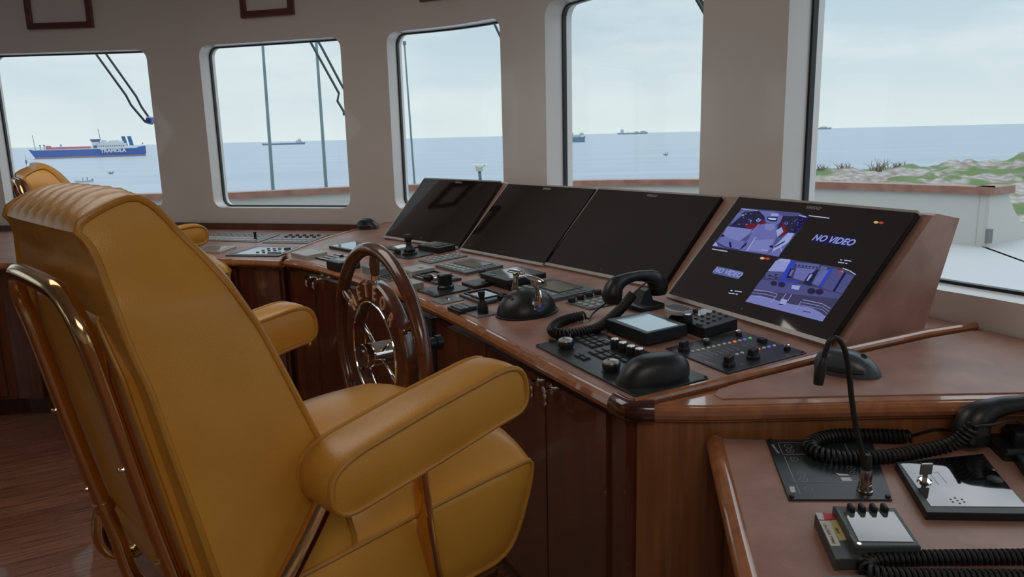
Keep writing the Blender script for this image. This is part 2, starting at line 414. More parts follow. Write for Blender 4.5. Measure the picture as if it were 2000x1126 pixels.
top = list(reversed(top))
def slab(P, th, zf, mi=0, mb=None, ch=.004):
    mb = mb or MB(); n = len(P); Q = inset(P, ch)
    vs = [(x, y, zf(x, y) - th) for x, y in P] + [(x, y, zf(x, y) - ch) for x, y in P] + [(x, y, zf(x, y)) for x, y in Q]
    fs = [(r * n + i, r * n + (i + 1) % n, (r + 1) * n + (i + 1) % n, (r + 1) * n + i) for r in (0, 1) for i in range(n)]
    fs += [tuple(reversed(range(n))), tuple(2 * n + i for i in range(n))]
    return mb.add(vs, fs, mi)
con_root = thing('bridge_console', 'long curved mahogany bridge console with brown leather top under the four screens', 'console', (.2, 1.4, 0))
CI = Matrix.Translation((-.2, -1.4, 0))
mb = MB(CI); slab(top, .03, zc, mb=mb); mb.build('leather_top', 'tan', con_root)
def rail(P, zf, r, name, m, parent, inv, dz=-.012, fl=(1, 1), n=1):
    mb = MB(inv); mb.tube([(x, y, zf(x, y) + dz) for x, y in P], r, 10); return mb.build(name, m, parent)
M['dgreygloss'] = mat('dark_grey_lacquer', (.045, .045, .048), .25, coat=.5)
rail(FC, zc, .016, 'edge_trim', 'trim', con_root, CI, -.017)
rail(LEFT_END, zc, .009, 'end_bead', 'trim', con_root, CI, -.002)
rail(RIGHT_END, zc, .009, 'end_bead', 'trim', con_root, CI, -.001)
# body under the top, set back from the edge
FI = inset(list(reversed(FC)), -.0); 
def shift(P, d):
    R = []
    for i, p in enumerate(P):
        a = Vector(P[max(0, i - 1)]); c = Vector(P[min(len(P) - 1, i + 1)]); t_ = (c - a).normalized(); R.append((p[0] + t_.y * d, p[1] - t_.x * d))
    return R
FB = shift(FC, .018)
body = list(reversed(FB + wallpts(s_l, s_r, -.02, .3)))
mb = MB(CI)
n = len(body); mb.add([(x, y, .09) for x, y in body] + [(x, y, zc(x, y) - .034) for x, y in body],
    [(i, (i + 1) % n, n + (i + 1) % n, n + i) for i in range(n)] + [tuple(reversed(range(n))), tuple(n + i for i in range(n))])
mb.build('body', 'wood', con_root)
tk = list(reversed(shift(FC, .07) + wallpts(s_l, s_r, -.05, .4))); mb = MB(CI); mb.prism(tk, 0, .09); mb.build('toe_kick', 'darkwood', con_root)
def alen(P):
    D = [0]
    for i in range(1, len(P)): D.append(D[-1] + math.dist(P[i], P[i - 1]))
    return D
FD = alen(FB)
def front_pt(a):
    i = 0
    while i < len(FD) - 2 and FD[i + 1] < a: i += 1
    t_ = (a - FD[i]) / (FD[i + 1] - FD[i]); p = Vector(FB[i]).lerp(Vector(FB[i + 1]), t_); d = (Vector(FB[i + 1]) - Vector(FB[i])).normalized()
    return p, d
def door(a0, a1, z0, z1, hand):
    K = 8; P = [front_pt(a0 + (a1 - a0) * i / K) for i in range(K + 1)]
    outer = [(p.x - d.y * .012, p.y + d.x * .012) for p, d in P]; innr = [(p.x - d.y * .001, p.y + d.x * .001) for p, d in P]
    mb = MB(CI); mb.prism(outer + list(reversed(innr)), z0, z1); o = mb.build('door', 'wood', con_root)
    if hand is None: return o
    p, d = front_pt(a1 - .028 if hand else a0 + .028); nrm = Vector((-d.y, d.x, 0)); c = Vector((p.x, p.y, .645)) + nrm * .012
    mb = MB(CI); mb.lathe([(.012, 0), (.012, .003), (.005, .004), (.005, .016), (.009, .018), (.009, .022)], c, 14, axis=nrm)
    mb.lathe([(.002, -.036), (.0065, -.030), (.006, -.012), (.003, 0)], c + nrm * .018, 10)
    mb.build('handle', 'chrome', o); return o
ztop = .655
for a0, a1, h in ((.06, .292, 1), (.298, .60, 0), (.606, .86, None), (1.245, 1.61, None), (1.616, 1.905, 1), (1.911, 2.09, 0)): door(a0, a1, .11, ztop, h)
for a0, a1 in ((.97, 1.103), (1.109, 1.24)): door(a0, a1, .11, ztop, None).data.materials[0] = M['dgreygloss']
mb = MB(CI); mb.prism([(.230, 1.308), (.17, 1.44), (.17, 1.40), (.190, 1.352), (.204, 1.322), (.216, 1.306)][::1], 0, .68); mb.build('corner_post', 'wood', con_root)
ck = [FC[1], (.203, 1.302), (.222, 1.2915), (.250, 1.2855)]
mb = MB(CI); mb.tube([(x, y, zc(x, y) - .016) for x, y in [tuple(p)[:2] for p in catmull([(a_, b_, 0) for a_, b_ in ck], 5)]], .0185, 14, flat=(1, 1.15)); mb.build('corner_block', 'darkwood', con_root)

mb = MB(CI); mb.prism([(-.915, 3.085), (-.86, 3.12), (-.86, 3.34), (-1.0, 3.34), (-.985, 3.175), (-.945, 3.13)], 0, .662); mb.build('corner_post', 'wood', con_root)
# housing that carries the four screens
SCR = [  # left-bottom corner, heading, width, slant height, tilt, height of the lower edge
    (-.573, 3.414, -.847, .544, .343, .808, .7466), (-.199, 2.952, -.930, .513, .343, .780, .7491),
    (.115, 2.548, -.970, .545, .340, .780, .7513), (.422, 2.011, -1.144, .552, .348, .819, .7465)]
def frame_of(x, y, a, t_, z):
    u = Vector((math.cos(a), math.sin(a), 0)); n_ = Vector((-math.sin(a), math.cos(a), 0)); v = n_ * math.cos(t_) + Vector((0, 0, math.sin(t_))); q = u.cross(v)
    return Matrix(((u.x, v.x, q.x, x), (u.y, v.y, q.y, y), (u.z, v.z, q.z, z), (0, 0, 0, 1)))
SF = [frame_of(s_[0], s_[1], s_[2], s_[5], s_[6]) for s_ in SCR]
st = []
for i, s_ in enumerate(SCR):
    m_ = SF[i]
    for u_ in ((-.012 if i == 0 else .004), (s_[3] + (.024 if i == 3 else -.004))):
        lo_ = m_ @ Vector((u_, -.004, -.016)); hi_ = m_ @ Vector((u_, s_[4] + .006, -.016)); n_ = Vector((-math.sin(s_[2]), math.cos(s_[2]), 0))
        re = hi_ + n_ * .085 + Vector((0, 0, -.012)); rb = Vector((lo_.x, lo_.y, 0)) + n_ * (.245 if i == 3 else .30)
        rb.z = zc(rb.x, rb.y) - .004; fb = lo_ - n_ * .004; fb.z = zc(fb.x, fb.y) - .004
        st.append([fb, lo_, hi_, hi_ + n_ * .012 + Vector((0, 0, .003)), re, rb])
mb = MB(CI); n = 6; vs = [p for r_ in st for p in r_]
fs = [(i * n + k, (i + 1) * n + k, (i + 1) * n + (k + 1) % n, i * n + (k + 1) % n) for i in range(len(st) - 1) for k in range(n)]
fs += [tuple(range(n)), tuple(reversed([(len(st) - 1) * n + k for k in range(n)]))]
mb.add(vs, fs)
mb.build('screen_housing', 'tan', con_root)

# ------------------------------------------------------------------ side desks
FRd = [(.222, 1.292), (.345, 1.266), (.60, 1.236), (.851, 1.202), (1.16, 1.165)]
s_e = WS[near_s(1.16, 1.17)]
rd = thing('side_desk', 'brown leather topped desk right of the screens, with one black mouse on it', 'desk', (.8, 1.4, 0)); RI = Matrix.Translation((-.8, -1.4, 0))
rtop = list(reversed(list(reversed(FRd)) + [(x + .004, y - .009) for x, y in RIGHT_END] + wallpts(s_r, s_e, -.006)))
if True:
    A_ = sum(rtop[i][0] * rtop[(i + 1) % len(rtop)][1] - rtop[(i + 1) % len(rtop)][0] * rtop[i][1] for i in range(len(rtop)))
    if A_ < 0: rtop = list(reversed(rtop))
zr = lambda x, y: zc(x, y) - .006
mb = MB(RI); slab(rtop, .03, zr, mb=mb); mb.build('varnished_top', 'trim', rd)
lp = [(.372, 1.292), (.60, 1.262), (.851, 1.226), (1.135, 1.19)] + wallpts(s_e - .02, s_r + .03, -.012) + [(.98, 1.566), (.875, 1.538), (.615, 1.440), (.42, 1.362), (.378, 1.338), (.364, 1.315)]
A_ = sum(lp[i][0] * lp[(i + 1) % len(lp)][1] - lp[(i + 1) % len(lp)][0] * lp[i][1] for i in range(len(lp)))
if A_ < 0: lp = list(reversed(lp))
mb = MB(RI); slab(lp, .002, lambda x, y: zr(x, y) + .0022, mb=mb, ch=.001); mb.build('leather_inset', 'tan', rd)
rail(FRd, zr, .013, 'edge_trim', 'trim', rd, RI, -.014)
rb_ = FRd + wallpts(s_e, s_r, -.03)
rb_ = [(x, y + .012) if i < 5 else (x, y) for i, (x, y) in enumerate(rb_)] + [(.62, 1.45), (.24, 1.31)]
mb = MB(RI); n = len(rb_)
mb.add([(x, y, .0) for x, y in rb_] + [(x, y, zr(x, y) - .031) for x, y in rb_], [(i, (i + 1) % n, n + (i + 1) % n, n + i) for i in range(n)] + [tuple(reversed(range(n))), tuple(n + i for i in range(n))])
mb.build('veneered_front', 'oak', rd)
LP = Plane(.648, .12, (.0876, .996), .3577 * .0876 + 1.262 * .996)
ld = thing('radio_desk', 'lower brown leather desk in the foreground at bottom right with varnished edge', 'desk', (.8, .8, 0)); LI = Matrix.Translation((-.8, -.8, 0))
_e = LP.hit(1470, 1126); _k = Vector((.3577, 1.262)); _dir = (Vector((_e.x, _e.y)) - _k); _e2 = _k + _dir * 1.9
lt = [(_e2.x, _e2.y), (1.50, _e2.y), (1.36, .80), (1.14, 1.15), (.851, 1.196), (.60, 1.229), (.3577, 1.262)]
mb = MB(LI); slab(lt, .03, LP.z, mb=mb); mb.build('leather_top', 'tan', ld)
lf = [(_k.x - .003, _k.y), (_e2.x - .003, _e2.y)]
mb = MB(LI); mb.tube([(x, y, LP.z(x, y) - .012) for x, y in lf], .017, 12); mb.build('edge_trim', 'trim', ld)
lb = [(_e2.x + .015, _e2.y + .02), (1.46, _e2.y + .02), (1.32, .78), (1.12, 1.13), (.851, 1.185), (.60, 1.22), (.372, 1.248)]
mb = MB(LI); n = len(lb)
mb.add([(x, y, 0) for x, y in lb] + [(x, y, LP.z(x, y) - .031) for x, y in lb], [(i, (i + 1) % n, n + (i + 1) % n, n + i) for i in range(n)] + [tuple(reversed(range(n))), tuple(n + i for i in range(n))])
mb.build('body', 'wood', ld)

# left wing desk
DZ = .70
P0 = gp(380, 503, DZ); P1 = gp(553, 509, DZ); Pm = gp(-10, 514, DZ)
Pk = gp(40, 513, DZ)
lfr = [(-4.2, 2.55), (-3.5, 2.98), (Pm.x, Pm.y), (Pk.x, Pk.y), (-2.0, 3.62), (-1.50, 3.66), (P0.x, P0.y), (P1.x - .01, P1.y)]
s_w = WS[near_s(-4.75, 3.75)]
wd = thing('side_desk', 'long mahogany desk under the far left windows behind the seats', 'desk', (-1.5, 3.4, 0)); WI = Matrix.Translation((1.5, -3.4, 0))
wtop = lfr + [(-.975, 3.21), (-.915, 3.47), (-.815, 3.73), (-.71, 3.93)] + wallpts(s_l, s_w, -.008)
mb = MB(WI); slab(wtop, .03, lambda x, y: DZ, mb=mb); mb.build('leather_top', 'tan', wd)
mb = MB(WI); mb.tube([(x, y, DZ - .014) for x, y in lfr], .015, 10); mb.build('edge_trim', 'trim', wd)
mb = MB(WI); q0 = wallpts(s_l - .03, s_w, -.02); q1 = wallpts(s_w, s_l - .03, -.045); mb.prism(q0 + q1 if False else list(reversed(q0 + q1)), DZ, DZ + .035); mb.build('back_rail', 'wood', wd)
bf = [(x, y + .02) for x, y in lfr]; wb = bf + [(-.93, 3.46), (-.80, 3.88)] + wallpts(s_l - .05, s_w, -.03)
mb = MB(WI); mb.prism(wb, .09, DZ - .031); mb.build('body', 'wood', wd)
mb = MB(WI); mb.prism([(x, y + .06) for x, y in bf] + [(-1.0, 3.5), (-.9, 3.85)] + wallpts(s_l - .1, s_w, -.06), 0, .09); mb.build('toe_kick', 'darkwood', wd)
for i, (a_, b_) in enumerate(((.03, .97), (.05, .48), (.52, .97))):
    pa, pb = (Vector(bf[1]), Vector(bf[2])) if i == 0 else (Vector(bf[6]), Vector(bf[7]))
    d_ = (pb - pa); n_ = Vector((d_.y, -d_.x)).normalized(); q0_ = pa + d_ * a_; q1_ = pa + d_ * b_
    mb = MB(WI); mb.prism([tuple(q0_ + n_ * .012), tuple(q1_ + n_ * .012), tuple(q1_ + n_ * .001), tuple(q0_ + n_ * .001)], .11, .655); mb.build('door', 'wood', wd)

# wooden picture-rail frames above the windows
def wall_frame(px0, px1, zlo, zhi, label, y=60):
    s0, s1 = wall_s(px0, y), wall_s(px1, y); sm_ = (s0 + s1) / 2; p, T = wall_at(sm_, 0); nI = Vector((T.y, -T.x, 0))
    m_ = Matrix(((T.x, 0, nI.x, p.x + nI.x * .0), (T.y, 0, nI.y, p.y + nI.y * .0), (0, 1, 0, (zlo + zhi) / 2), (0, 0, 0, 1)))
    wd_ = (s1 - s0) / 2; h_ = (zhi - zlo) / 2; t_ = thing('wall_frame', label, 'frame', m_, 'wooden frames above the windows')
    b_ = .034; mb = MB()
    outer = rrect(-wd_, wd_, -h_, h_, .004, 2); inn = rrect(-wd_ + b_, wd_ - b_, -h_ + b_, h_ - b_, .004, 2); n = len(outer)
    lay = [(outer, .0), (outer, .018), (inset(outer, .005), .023), (inset(inn, -.005), .023), (inn, .018), (inn, .0)]
    vs = [(x, y_, z_) for P, z_ in lay for x, y_ in P]
    mb.add(vs, [(r * n + i, r * n + (i + 1) % n, (r + 1) * n + (i + 1) % n, (r + 1) * n + i) for r in range(5) for i in range(n)])
    mb.build('border', 'darkred', t_)
    mb = MB(); mb.box(-wd_ + b_ * .8, wd_ - b_ * .8, -h_ + b_ * .8, h_ - b_ * .8, -.004, .006); mb.build('panel', 'paint', t_)
M['darkred'] = noisy(mat('dark_red_mahogany', (.10, .02, .012), .3, coat=.6), (.075, .014, .009), (.13, .028, .017), scale=(1, 1, 1), ns=25)
wall_frame(57, 186, 1.823, 2.045, 'dark red wooden frame above the leftmost window')
wall_frame(476, 579, 1.823, 2.045, 'dark red wooden frame above the window with two tall masts')
wall_frame(824, 907, 1.823, 2.045, 'dark red wooden frame above the window behind the leftmost screen')
# ------------------------------------------------------------------ ochre leather helm seats
def resample(P, n, rnd=2):
    P = [Vector((a, b)) for a, b in P]
    for _ in range(rnd):
        Q = []
        for i in range(len(P)):
            a, b = P[i], P[(i + 1) % len(P)]; Q += [a.lerp(b, .25), a.lerp(b, .75)]
        P = Q
    m = len(P); D = [0]
    for i in range(m): D.append(D[-1] + (P[(i + 1) % m] - P[i]).length)
    R = []; j = 0
    for k in range(n):
        d = D[-1] * k / n
        while D[j + 1] < d: j += 1
        R.append(P[j].lerp(P[(j + 1) % m], (d - D[j]) / max(1e-9, D[j + 1] - D[j])))
    return R
def densify(P, step=.03):
    R = []
    for i in range(len(P)):
        a, b = Vector(P[i]), Vector(P[(i + 1) % len(P)]); m = max(1, int((b - a).length / step))
        R += [tuple(a.lerp(b, k / m)) for k in range(m)]
    return R
def cushion(name, prof, hw, rc, parent, bulge=lambda s, z: .01, side=.012, N_=90, K=17, pipe=.0048, flute=None, m='leather', pm='leather2', rnd=2):
    """prof: outline in (forward, up); hw(z): half width; rc: centre across"""
    P = resample(densify(prof), N_, rnd); n = len(P)
    A = sum(P[i].x * P[(i + 1) % n].y - P[(i + 1) % n].x * P[i].y for i in range(n))
    if A < 0: P.reverse()
    nm = []
    for i in range(n):
        d = P[(i + 1) % n] - P[i - 1]; nm.append(Vector((d.y, -d.x)).normalized())
    vs = []; fs = []
    ts = [-math.cos(PI * k / (K - 1)) for k in range(K)] if not flute else [-1 + 2 * k / (K - 1) for k in range(K)]
    for t in ts:
        for i in range(n):
            b = bulge(P[i].x, P[i].y) * (1 - abs(t) ** 4)
            if flute: b += flute(P[i].x, P[i].y) * abs(math.sin(PI * (t + 1) * 4)) ** .6 * (1 - t ** 8)
            q = P[i] + nm[i] * b; vs.append((q.x, rc + t * hw(P[i].y), q.y))
    for k in range(K - 1):
        for i in range(n):
            j = (i + 1) % n; fs.append((k * n + i, k * n + j, (k + 1) * n + j, (k + 1) * n + i))
    mb = MB(); mb.add(vs, fs, 0, True)
    # side faces: triangulated with inner points so that they swell gently away from the piping
    xs0, xs1 = min(p.x for p in P), max(p.x for p in P); ys0, ys1 = min(p.y for p in P), max(p.y for p in P)
    def inside(q):
        c_ = False
        for i in range(n):
            u_, v_ = P[i], P[i - 1]
            if (u_.y > q.y) != (v_.y > q.y) and q.x < (v_.x - u_.x) * (q.y - u_.y) / (v_.y - u_.y) + u_.x: c_ = not c_
        return c_
    def dist(q):
        return min(geometry.intersect_point_line(q, P[i - 1], P[i])[0].to_2d().__sub__(q).length if 0 <= geometry.intersect_point_line(q, P[i - 1], P[i])[1] <= 1 else (P[i] - q).length for i in range(n))
    st_ = max((xs1 - xs0), (ys1 - ys0)) / 26; pts = list(P); x_ = xs0
    while x_ < xs1:
        y_ = ys0
        while y_ < ys1:
            q = Vector((x_, y_))
            if inside(q) and dist(q) > st_ * .45: pts.append(q)
            y_ += st_
        x_ += st_
    V_, _, F_, *_r = geometry.delaunay_2d_cdt(pts, [(i, (i + 1) % n) for i in range(n)], [], 1, 1e-6)
    D_ = [0 if i < n and (V_[i] - P[i]).length < 1e-5 else dist(V_[i]) for i in range(len(V_))]
    for sg in (-1, 1):
        mb.add([(v.x, rc + sg * (hw(v.y) + side * (1 - math.exp(-d_ / .02))), v.y) for v, d_ in zip(V_, D_)], [list(f) for f in F_], 0, True)
    o = mb.build(name, m, parent)
    if pipe:
        for sg in (-1, 1):
            mp_ = MB(); mp_.tube([(P[i].x, rc + sg * hw(P[i].y), P[i].y) for i in range(n)], pipe, 8, closed=True); mp_.build('piping', pm, o)
    return o
# seat frame: x forward, y to the sitter's left, z up; origin on the floor under the seat; r (to the right) = -y
def make_seat(label, mtx, dz=0, top=0):
    t = thing('helm_seat', label, 'seat', mtx, 'helm seats')
    RC = .375
    Y = lambda r: r + RC                       # right-offset -> local y (r is negative towards the left arm)
    def Z(P): return [(a, b + dz - top * max(0, min(1, (b - .8) / .25))) for a, b in P]
    fy = lambda y: y
    # back rest
    back = [(-.574, 1.088), (-.558, 1.068), (-.552, .992), (-.540, .935), (-.529, .899), (-.513, .809), (-.48, .637), (-.45, .55), (-.30, .52), (-.275, .60), (-.30, .72),
            (-.328, .796), (-.355, .867), (-.384, .941), (-.434, 1.034), (-.475, 1.098), (-.497, 1.118), (-.515, 1.119), (-.55, 1.105)]
    zz = lambda z: z - dz
    hwb = lambda z: max(.180, .240 - .06 * max(0, zz(z) - .72) - .5 * max(0, zz(z) - 1.0))
    front = lambda s, z: 1 if (s - (-.53 + (1.1 - zz(z)) * .22)) > 0 else (max(0, min(1, (s + .572) / .035)) if zz(z) > 1.06 else 0)
    cushion('backrest', Z(back), hwb, -.04, t, bulge=lambda s, z: (.022 - .017 * max(0, min(1, (zz(z) - 1.02) / .07))) * front(s, z) + .002, side=.006, K=49, N_=120,
            flute=lambda s, z: .0045 * front(s, z), rnd=1)
    bp = [(-.548, .985), (-.560, .975), (-.545, .88), (-.520, .75), (-.492, .60), (-.478, .60), (-.50, .75), (-.525, .88)]
    cushion('back_panel', Z([(a + .006, b) for a, b in bp]), lambda z: .185 - .55 * max(0, zz(z) - .90), -.04, t, bulge=lambda s, z: .003, side=.002, N_=60, pipe=.003)
    # seat
    seat = [(-.44, .585), (-.332, .591), (-.163, .603), (-.02, .610), (.088, .612), (.094, .60), (.085, .56), (.06, .50), (.037, .462), (0, .448), (-.42, .45), (-.45, .50)]
    cushion('seat_cushion', Z(seat), lambda z: .285, 0, t, bulge=lambda s, z: (.05 * max(0, min(1, (zz(z) - .57) / .03)) * (.72 + .28 * math.cos((s + .05) * 9))) + .006, side=.010, N_=110)
    # arms
    arm = [(-.342, .765), (-.314, .777), (-.184, .804), (-.055, .826), (-.025, .826), (-.006, .814), (.001, .79), (.0, .762), (-.016, .750), (-.05, .746), (-.188, .720), (-.325, .697), (-.345, .70), (-.358, .72), (-.356, .75)]
    for sg in (-1, 1):
        c_ = sg * .325
        cushion('armrest', Z(arm), lambda z: .042, c_, t, bulge=lambda s, z: .006, side=.007, N_=80, K=9)
        for nm_, P, w_ in (('arm_post', [(-.182, .712), (-.176, .62), (-.148, .50), (-.12, .43), (-.13, .405), (-.18, .40)], (1.5, .55)),
                           ('arm_post', [(-.34, .702), (-.362, .67), (-.40, .62), (-.45, .54), (-.47, .47), (-.45, .42), (-.40, .405)], (1, 1))):
            pts = catmull([(a, sg * (.318 if a > -.41 and b > .5 else .300), b + dz) for a, b in P], 5)
            mb = MB(); mb.tube(pts, .014, 12, flat=w_); mb.build(nm_, 'brass', t)
    # brass hoop behind the back
    a_ = .155
    hoop = [(-.30, -a_ + .03, .40), (-.42, -a_, .40), (-.49, -a_, .45), (-.515, -a_, .56), (-.545, -a_, .70), (-.582, -a_, .90), (-.596, -a_, .965), (-.603, -a_ + .035, 1.003), (-.606, -a_ + .09, 1.012)]
    hoop = hoop + [(x_, -y_, z_) for x_, y_, z_ in reversed(hoop)]
    mb = MB(); mb.tube([(p.x + .022, p.y - .05, p.z + dz) for p in catmull(hoop, 6)], .0125, 14); mb.build('hoop_tube', 'brass', t)
    for sg in (-1, 1):
        mb = MB(); mb.tube([(-.501, sg * a_ - .05, .60 + dz), (-.505, sg * a_ - .05, .615 + dz)], .016, 14); mb.build('sleeve', 'brass', t)
        for (x_, z_) in ((-.560, .78), (-.532, .64)):
            mb = MB(); mb.cyl((x_ + .022, sg * a_ - .05, z_ + dz), .0030, .020, 10, axis=(-1, 0, .2)); mb.build('screw', 'chrome', t)
    # pedestal
    mb = MB(); mb.box(-.42, .0, -.30, .30, .385 + dz, .445 + dz, .02, .004); mb.build('seat_frame', 'darkwood', t)
    mb = MB(); mb.lathe([(.055, .03), (.055, .25), (.042, .26), (.042, .385 + dz)], (-.2, 0, 0), 28); mb.build('column', 'brass', t)
    mb = MB(); mb.lathe([(.22, 0), (.22, .012), (.20, .022), (.07, .035)], (-.2, 0, 0), 40); mb.build('base_plate', 'brass', t)
    mb = MB(); mb.tube(catmull([(.0, -.2, .39 + dz), (.05, -.2, .30), (.10, -.2, .22), (.10, 0, .22), (.10, .2, .22), (.05, .2, .30), (.0, .2, .39 + dz)], 6), .011, 10); mb.build('foot_rest', 'brass', t)
    return t
def seat_matrix(tip, az, dz=0):
    a = math.radians(az); e_ = Vector((math.sin(a), math.cos(a), 0)); r_ = Vector((math.cos(a), -math.sin(a), 0))
    o_ = Vector((tip[0], tip[1], 0)) - r_ * .3675           # centre line, level with the arm tips
    return Matrix(((e_.x, -r_.x, 0, o_.x), (e_.y, -r_.y, 0, o_.y), (0, 0, 1, 0), (0, 0, 0, 1)))
make_seat('large ochre leather helm seat in the foreground with brass hoop behind its tall back', seat_matrix((.019, 1.15), 46))
make_seat('ochre leather helm seat further away at left, mostly hidden by the nearer seat', seat_matrix((-1.185, 2.95), 54), .045, .06)

# ------------------------------------------------------------------ steering wheel
ax = Vector((-VV.x, -VV.y, 0)); WCn = Vector((-.322, 1.76, .674))
Xw = Vector((VV.y, -VV.x, 0)).normalized(); Xw = Vector((-ax.y, ax.x, 0)) * -1
Xw = Vector((ax.y, -ax.x, 0)) * -1
WM = Matrix(((Xw.x, 0, ax.x, WCn.x), (Xw.y, 0, ax.y, WCn.y), (0, 1, 0, WCn.z), (0, 0, 0, 1)))
if WM.to_3x3().determinant() < 0:
    WM = Matrix(((-Xw.x, 0, ax.x, WCn.x), (-Xw.y, 0, ax.y, WCn.y), (0, 1, 0, WCn.z), (0, 0, 0, 1)))
wh = thing('ships_helm', 'round mahogany steering wheel with six spokes and gold letters on its inner ring', 'wheel', WM)
def ring(R, r, n=64): return [(R * math.cos(2 * PI * i / n), R * math.sin(2 * PI * i / n), 0) for i in range(n)]
mb = MB(); mb.tube(ring(.252, 0), .0165, 16, closed=True); mb.build('rim', 'wheelwood' if 'wheelwood' in M else 'wood', wh)
ro, ri, th_ = .180, .128, .015; prof = [(ri, -th_), (ro - .004, -th_), (ro, -th_ + .005), (ro, th_ - .005), (ro - .005, th_), (ri + .003, th_), (ri, th_ - .003)]
mb = MB(); seg = 64; vs = [(r_ * math.cos(2 * PI * i / seg), r_ * math.sin(2 * PI * i / seg), z_) for r_, z_ in prof for i in range(seg)]; n = len(prof)
mb.add(vs, [(j * seg + i, j * seg + (i + 1) % seg, ((j + 1) % n) * seg + (i + 1) % seg, ((j + 1) % n) * seg + i) for j in range(n) for i in range(seg)], 0, True)
rg = mb.build('inner_ring', 'wood', wh, autosmooth=.7)
for zz_ in (th_, -th_):
    mb = MB(); mb.tube([(x * 1, y, zz_) for x, y, _ in ring(ri - .001, 0)], .003, 8, closed=True); mb.build('chrome_lining', 'chrome', rg)
word = 'METEOR'
for i, ch in enumerate(word):
    a = math.radians(90 + (2.5 - i) * 18.5); mb = MB()
    mt = Matrix.Translation((.1535 * math.cos(a), .1535 * math.sin(a), th_ + .0006)) @ Matrix.Rotation(a - PI / 2, 4, 'Z') @ Matrix.Diagonal((.78, 1.12, 1, 1))
    mb.text(ch, .045, mt, ext=.002); mb.build('letter', 'gold', rg)
mb = MB(); mb.lathe([(.022, -.045), (.029, -.04), (.029, .040), (.027, .042)], (0, 0, 0), 32); hub = mb.build('hub', 'chrome', wh)
mb = MB(); mb.lathe([(.016, .042), (.014, .045), (.0, .047)], (0, 0, 0), 20); mb.build('hub_cap', 'wood', hub)
for k in range(6):
    a = math.radians(90 + 60 * k); d_ = Vector((math.cos(a), math.sin(a), 0))
    if k % 3: mb = MB(); mb.tube([d_ * .02, d_ * .130], .0045, 10); mb.build('chrome_spoke', 'chrome', wh)
    mb = MB(); mb.tube([d_ * .178, d_ * .186, d_ * .196, d_ * .218, d_ * .242], [.010, .0085, .0105, .013, .010], 14); sp = mb.build('spoke', 'wood', wh)
    mb = MB(); mb.tube([d_ * .177, d_ * .190], .0108, 14); mb.build('ferrule', 'chrome', sp)
mb = MB(); mb.lathe([(.015, -.165), (.015, -.045)], (0, 0, 0), 20); mb.lathe([(.019, -.165), (.019, -.15)], (0, 0, 0), 30); mb.build('shaft', 'black', wh)
# ------------------------------------------------------------------ instruments
WP = Plane(DZ, 0, (0, 1), 0)
def local(m_, P): q = m_.inverted() @ Vector(P); return q.x, q.y
def dev(name, label, cat, x, y, ang, plane=CP, group=None, h=0): 
    m_ = plane.mtx(x, y, ang, h); return thing(name, label, cat, m_, group), m_
def part(name, m, parent, f, **k):
    mb = MB(); f(mb); return mb.build(name, m, parent, **k)
def plate(t, w_, d_, h, m='blackm', name='plate', r=.004, ch=.001, x=0, y=0, z=0):
    return part(name, m, t, lambda b: b.box(x - w_ / 2, x + w_ / 2, y - d_ / 2, y + d_ / 2, z, z + h, r, ch))
def keys(t, pts, w_, d_, z, h=.003, m='dgrey', name='key', r=.0015, round_=False, rot=0):
    first = None
    for (x, y) in pts:
        if first is None:
            mb = MB()
            if round_: mb.lathe([(w_ / 2, 0), (w_ / 2, h * .6), (w_ / 2 * .8, h)], (0, 0, 0), 16, sy=d_ / w_)
            else: mb.box(-w_ / 2, w_ / 2, -d_ / 2, d_ / 2, 0, h, r, h * .3)
            first = mb.build(name, m, t); first.location = (x, y, z); first.rotation_euler = (0, 0, rot)
        else: link_copy(first, t, (x, y, z), (0, 0, rot))
def grid(x0, y0, nx, ny, dx, dy): return [(x0 + i * dx, y0 + j * dy) for j in range(ny) for i in range(nx)]
def screws(t, w_, d_, z, k=.006, r=.0028, m='rubber'):
    pts = [(sx * (w_ / 2 - k), sy * (d_ / 2 - k)) for sx in (-1, 1) for sy in (-1, 1)]
    keys(t, pts, r * 2, r * 2, z, .0015, m, 'screw', round_=True)
def knob(t, x, y, z, r, h, m='black', top='silver', name='knob'):
    o = part(name, m, t, lambda b: b.lathe([(r * 1.03, 0), (r, h * .2), (r * .97, h * .88), (r * .86, h)], (x, y, z), 26))
    if top: part('cap', top, o, lambda b: b.lathe([(r * .86, h), (r * .8, h + .0012), (r * .3, h + .0016)], (x, y, z), 26))
    return o

# --- the four big screens
M['print_dim'] = mat('dim_silver_print', (.30, .29, .29), .5)
M['strip'] = mat('pale_screen_strip', (.50, .48, .46), .35, metal=.25)
M['print_dark'] = mat('dark_print', (.06, .055, .055), .5)
def screen(i, label, body=None):
    _, _, _, W_, H_, _, _ = SCR[i]; m_ = SF[i].copy(); t = thing('bridge_screen', label, 'screen', m_, 'bridge screens in the console housing')
    part('bezel', 'black', t, lambda b: b.box(0, W_, 0, H_, -.014, -.002, .002))
    part('glass', 'gloss', t, lambda b: b.box(.001, W_ - .001, .004, H_ - .004, -.002, .0, .001))
    part('bottom_strip', 'strip', t, lambda b: b.box(0, W_, -.007, .0035, -.012, .002, .001))
    part('top_strip', 'strip', t, lambda b: b.box(0, W_, H_ - .0035, H_ + .003, -.012, .001, .001))
    part('side_strip', 'strip', t, lambda b: b.box(-.004, 0, 0, H_, -.012, .0005, .0))
    part('brand', 'print_dim', t, lambda b: b.text('SIMRAD', .0135, Matrix.Translation((W_ * .5, H_ - .016, .0002)), ext=.0002, bold=.0003))
    part('marks', 'print_dark', t, lambda b: (b.text('SIMRAD', .009, Matrix.Translation((.045, .022, .0002)), ext=.0002), b.lathe([(.0035, 0), (.0035, .0003)], (W_ * .5, .02, 0), 16)))
    return t, m_
